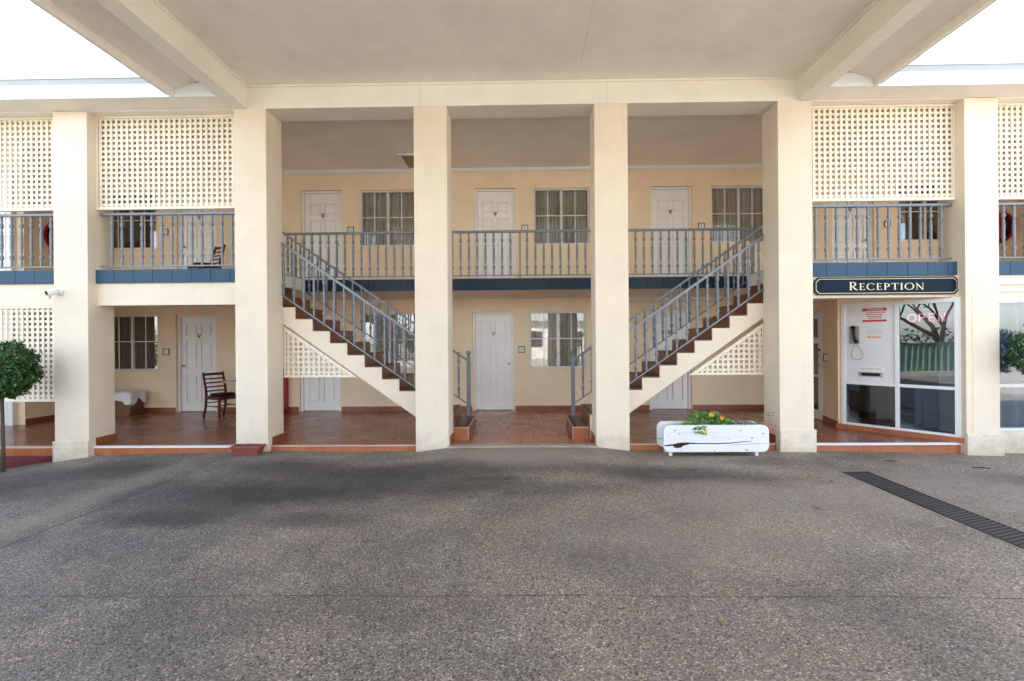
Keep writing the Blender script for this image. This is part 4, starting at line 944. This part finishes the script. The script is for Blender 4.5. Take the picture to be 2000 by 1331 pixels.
# drain grate
gr = empty('drain_grate', (3.95, 3.4, ghei(3.95, 3.4))); tag(gr, 'long dark slatted drain grate set in the paving at right', 'drain grate')
fr_ = MB(); fr2 = MB(); sl2 = MB(); ch_ = MB(); y_ = -1.0
def gz_(y): return ghei(3.93, y)
while y_ < 5.82:
    a, b = y_, min(y_+.5, 5.84)
    for fq, xa, xb in ((fr_, 3.775, 3.79), (fr2, 4.075, 4.09)):
        n = len(fq.v); fq.v += [(xa, a, gz_(a)+.006), (xb, a, gz_(a)+.006), (xb, b, gz_(b)+.006), (xa, b, gz_(b)+.006), (xa, a, gz_(a)-.03), (xb, a, gz_(a)-.03), (xb, b, gz_(b)-.03), (xa, b, gz_(b)-.03)]
        fq.f += [(n, n+1, n+2, n+3), (n+4, n+7, n+6, n+5), (n, n+4, n+5, n+1), (n+1, n+5, n+6, n+2), (n+2, n+6, n+7, n+3), (n+3, n+7, n+4, n)]
    ch_.quad((3.79, a, gz_(a)+.0015), (4.075, a, gz_(a)+.0015), (4.075, b, gz_(b)+.0015), (3.79, b, gz_(b)+.0015)); y_ += .5
y_ = -1.0
while y_ < 5.70:
    z_ = gz_(y_)+.0045; sl2.quad((3.79, y_, z_), (4.075, y_+.10, z_), (4.075, y_+.124, z_+.0015), (3.79, y_+.024, z_+.0015)); y_ += .048
fr_.build('rim', M_black, gr); fr2.build('rim', M_black, gr); ch_.build('channel', M_dark, gr); sl2.build('slats', paint('worn iron', (.050, .046, .044), .5, .3, .2), gr)

# dry leaves and twigs
lf = MB().quad((-.03, 0, 0), (0, -.014, .006), (.032, 0, .002), (0, .016, .010)).quad((-.03, 0, 0), (-.05, .002, .001), (-.03, .002, .001)).build('fallen_leaf', M_dleaf)
spots = [(3.95-.6, 5.55), (3.30, 5.68), (3.42, 5.45), (3.25, 5.60), (3.38, 5.62), (-1.15, 3.45), (1.1, 2.75), (-2.95, 2.8)]
for i, (x_, y_) in enumerate(spots):
    o = lf if i == 0 else lf.copy()
    if i: COL.objects.link(o)
    o.location = (x_, y_, ghei(x_, y_)+.004); o.rotation_euler.z = i*1.3; o.scale = (1.2-.08*i,)*3
    tag(o, 'dry yellow leaf lying on the speckled driveway', 'leaf', 'dry leaves on the driveway')
tw = [((5.65, 6.06), .10, 'bent brown twig on the paving in front of reception'), ((4.75, 6.35), .07, 'small bark scrap near the reception step')]
for (x_, y_), l_, lb in tw:
    z_ = ghei(x_, y_)+.008; o = MB().tube([(x_-l_, y_+.03, z_), (x_, y_, z_+.006), (x_+l_*.8, y_-.02, z_)], [.006, .009, .004], 5).build('twig', M_twig); tag(o, lb, 'twig')

# ------------------------------------------------------------------ clipped ball trees
def topiary(x, y, zc, rx, rz, label, seed, n=5200):
    gzz = ghei(x, y); t_ = empty('topiary_tree', (x, y, gzz)); tag(t_, label, 'tree', 'clipped round trees by the columns'); rnd = random.Random(seed)
    MB().tube([(x, y, gzz-.02), (x+.01, y, gzz+.3), (x-.01, y+.005, zc-rz*.5), (x, y, zc)], [.026, .022, .02, .018], 9).tube([(x, y, zc-rz*.8), (x+rx*.4, y, zc-rz*.1)], [.018, .008], 6).tube([(x, y, zc-rz*.8), (x-rx*.4, y-.1, zc-rz*.1)], [.018, .008], 6).tube([(x, y, zc-rz*.8), (x+.1, y+rx*.4, zc)], [.018, .008], 6).build('trunk', M_bark, t_, smooth=True)
    mb = MB()
    for i in range(n):
        d_ = Vector((rnd.gauss(0, 1), rnd.gauss(0, 1), rnd.gauss(0, 1))).normalized()
        lump = 1+.085*math.sin(d_.x*7+seed)*math.cos(d_.y*6)+.07*math.sin(d_.z*9+d_.x*4)
        rad = (1-abs(rnd.gauss(0, .11)))*lump if i % 4 else rnd.uniform(.4, .9)
        if i % 37 == 0: rad = lump*rnd.uniform(1.02, 1.13)
        if d_.z < -.1: rad *= 1+.16*(-d_.z)*0-.10*(-d_.z)
        c = Vector((x+d_.x*rx*rad, y+d_.y*rx*rad, zc+d_.z*rz*rad)); s = rnd.uniform(.014, .026)
        nrm = (d_+Vector((rnd.gauss(0, .55), rnd.gauss(0, .55), rnd.gauss(.2, .55)))).normalized(); a = nrm.orthogonal().normalized(); a.rotate(Matrix.Rotation(rnd.random()*6.28, 3, nrm)); b = nrm.cross(a)
        mb.quad(c+a*s*1.3, c+b*s*.6+nrm*s*.2, c-a*s*1.1, c-b*s*.6+nrm*s*.2)
    mb.build('crown', M_leaf, t_)
topiary(-6.93, 6.30, 1.13, .37, .40, 'broad clipped tree in front of the lattice at the left edge', 5, 9500)
topiary(7.03, 6.60, 1.27, .40, .38, 'clipped tree at the right edge before the blue curtained window', 8, 5500)

# ------------------------------------------------------------------ what stands behind the camera (seen in the glass)
fn = empty('fence', (-10.5, -4, 0)); tag(fn, 'green corrugated steel fence across the drive, reflected in the reception window', 'fence')
F = MB(); y_ = -16.0
while y_ < 6.0:
    F.quad((-10.5, y_, -.1), (-10.5, y_+.10, -.1), (-10.5, y_+.10, 1.25), (-10.5, y_, 1.25)); F.quad((-10.5, y_+.10, -.1), (-10.46, y_+.14, -.1), (-10.46, y_+.14, 1.25), (-10.5, y_+.10, 1.25))
    F.quad((-10.46, y_+.14, -.1), (-10.46, y_+.18, -.1), (-10.46, y_+.18, 1.25), (-10.46, y_+.14, 1.25)); F.quad((-10.46, y_+.18, -.1), (-10.5, y_+.22, -.1), (-10.5, y_+.22, 1.25), (-10.46, y_+.18, 1.25)); y_ += .22
F.build('sheeting', M_fence, fn); MB().box(-10.53, -10.44, -16, 6.0, 1.251, 1.29).build('capping', M_fence, fn)
kw = MB().box(-10.42, -10.2, -16, 6.0, -.4, .05).build('kerb_wall', M_far); tag(kw, 'low pale kerb wall at the foot of the green fence', 'wall')
def bare_tree(x, y, h_, lean, seed, label):
    t_ = empty('bare_tree', (x, y, -.2)); tag(t_, label, 'tree', 'bare trees beyond the fence'); rnd = random.Random(seed); mb = MB(); tr = MB()
    def grow(p, d_, r_, l_, dep, m):
        q = [p]; 
        for k in range(3): d_ = (d_+Vector((rnd.gauss(0, .13), rnd.gauss(0, .13), rnd.gauss(.03, .08)))).normalized(); q.append(q[-1]+d_*l_/3)
        m.tube(q, [r_, r_*.9, r_*.8, r_*.68], 6 if dep < 3 else 4)
        if dep >= 6: return
        for k in range(3 if dep < 4 else 2):
            nd = (d_+Vector((rnd.gauss(0, .55), rnd.gauss(0, .55), rnd.gauss(.12, .35)))).normalized(); grow(q[-1] if k == 0 else q[rnd.choice((2, 3))], nd, r_*.5, l_*.78, dep+1, mb)
    grow(Vector((x, y, -.2)), Vector(lean).normalized(), .20, h_*.36, 0, tr)
    tr.build('trunk', M_bark, t_); mb.build('branches', M_bark, t_)
bare_tree(-11.7, -1.5, 5.5, (0, .5, 1), 2, 'bare leaning tree reflected in the reception window')
bare_tree(-5.5, -17, 8, (.1, .1, 1), 5, 'bare tree across the road behind the camera')
bare_tree(7.5, -18, 8.5, (-.1, .1, 1), 11, 'tall bare tree beyond the white building')
hd = MB(); rnd = random.Random(9)
for _ in range(5200): leaves(hd, (-17+rnd.gauss(0, .5), rnd.uniform(-20, 12), .5+rnd.random()**1.4*1.3), (.4, .4, .4), 1, .14, rnd, 1.0)
hd = hd.build('scrub', M_hedgefar); tag(hd, kind='stuff')
wb = empty('white_building', (4, -24, 0)); tag(wb, 'long sunlit white building across the road, seen only in reflections', 'building')
MB().box(-9, 16, -27, -22, -.3, 3.2).build('wall', M_far, wb); MB().prism([(-21.4, 3.2), (-21.4, 3.35), (-24.5, 4.5), (-27.6, 3.35), (-27.6, 3.2)], 'x', -9.5, 16.5).build('roof', M_gutter, wb)
for x_ in (-7, -3.5, 0, 3.5, 7, 11): MB().box(x_, x_+1.6, -21.995, -21.96, .9, 2.3).build('window', M_dark, wb)
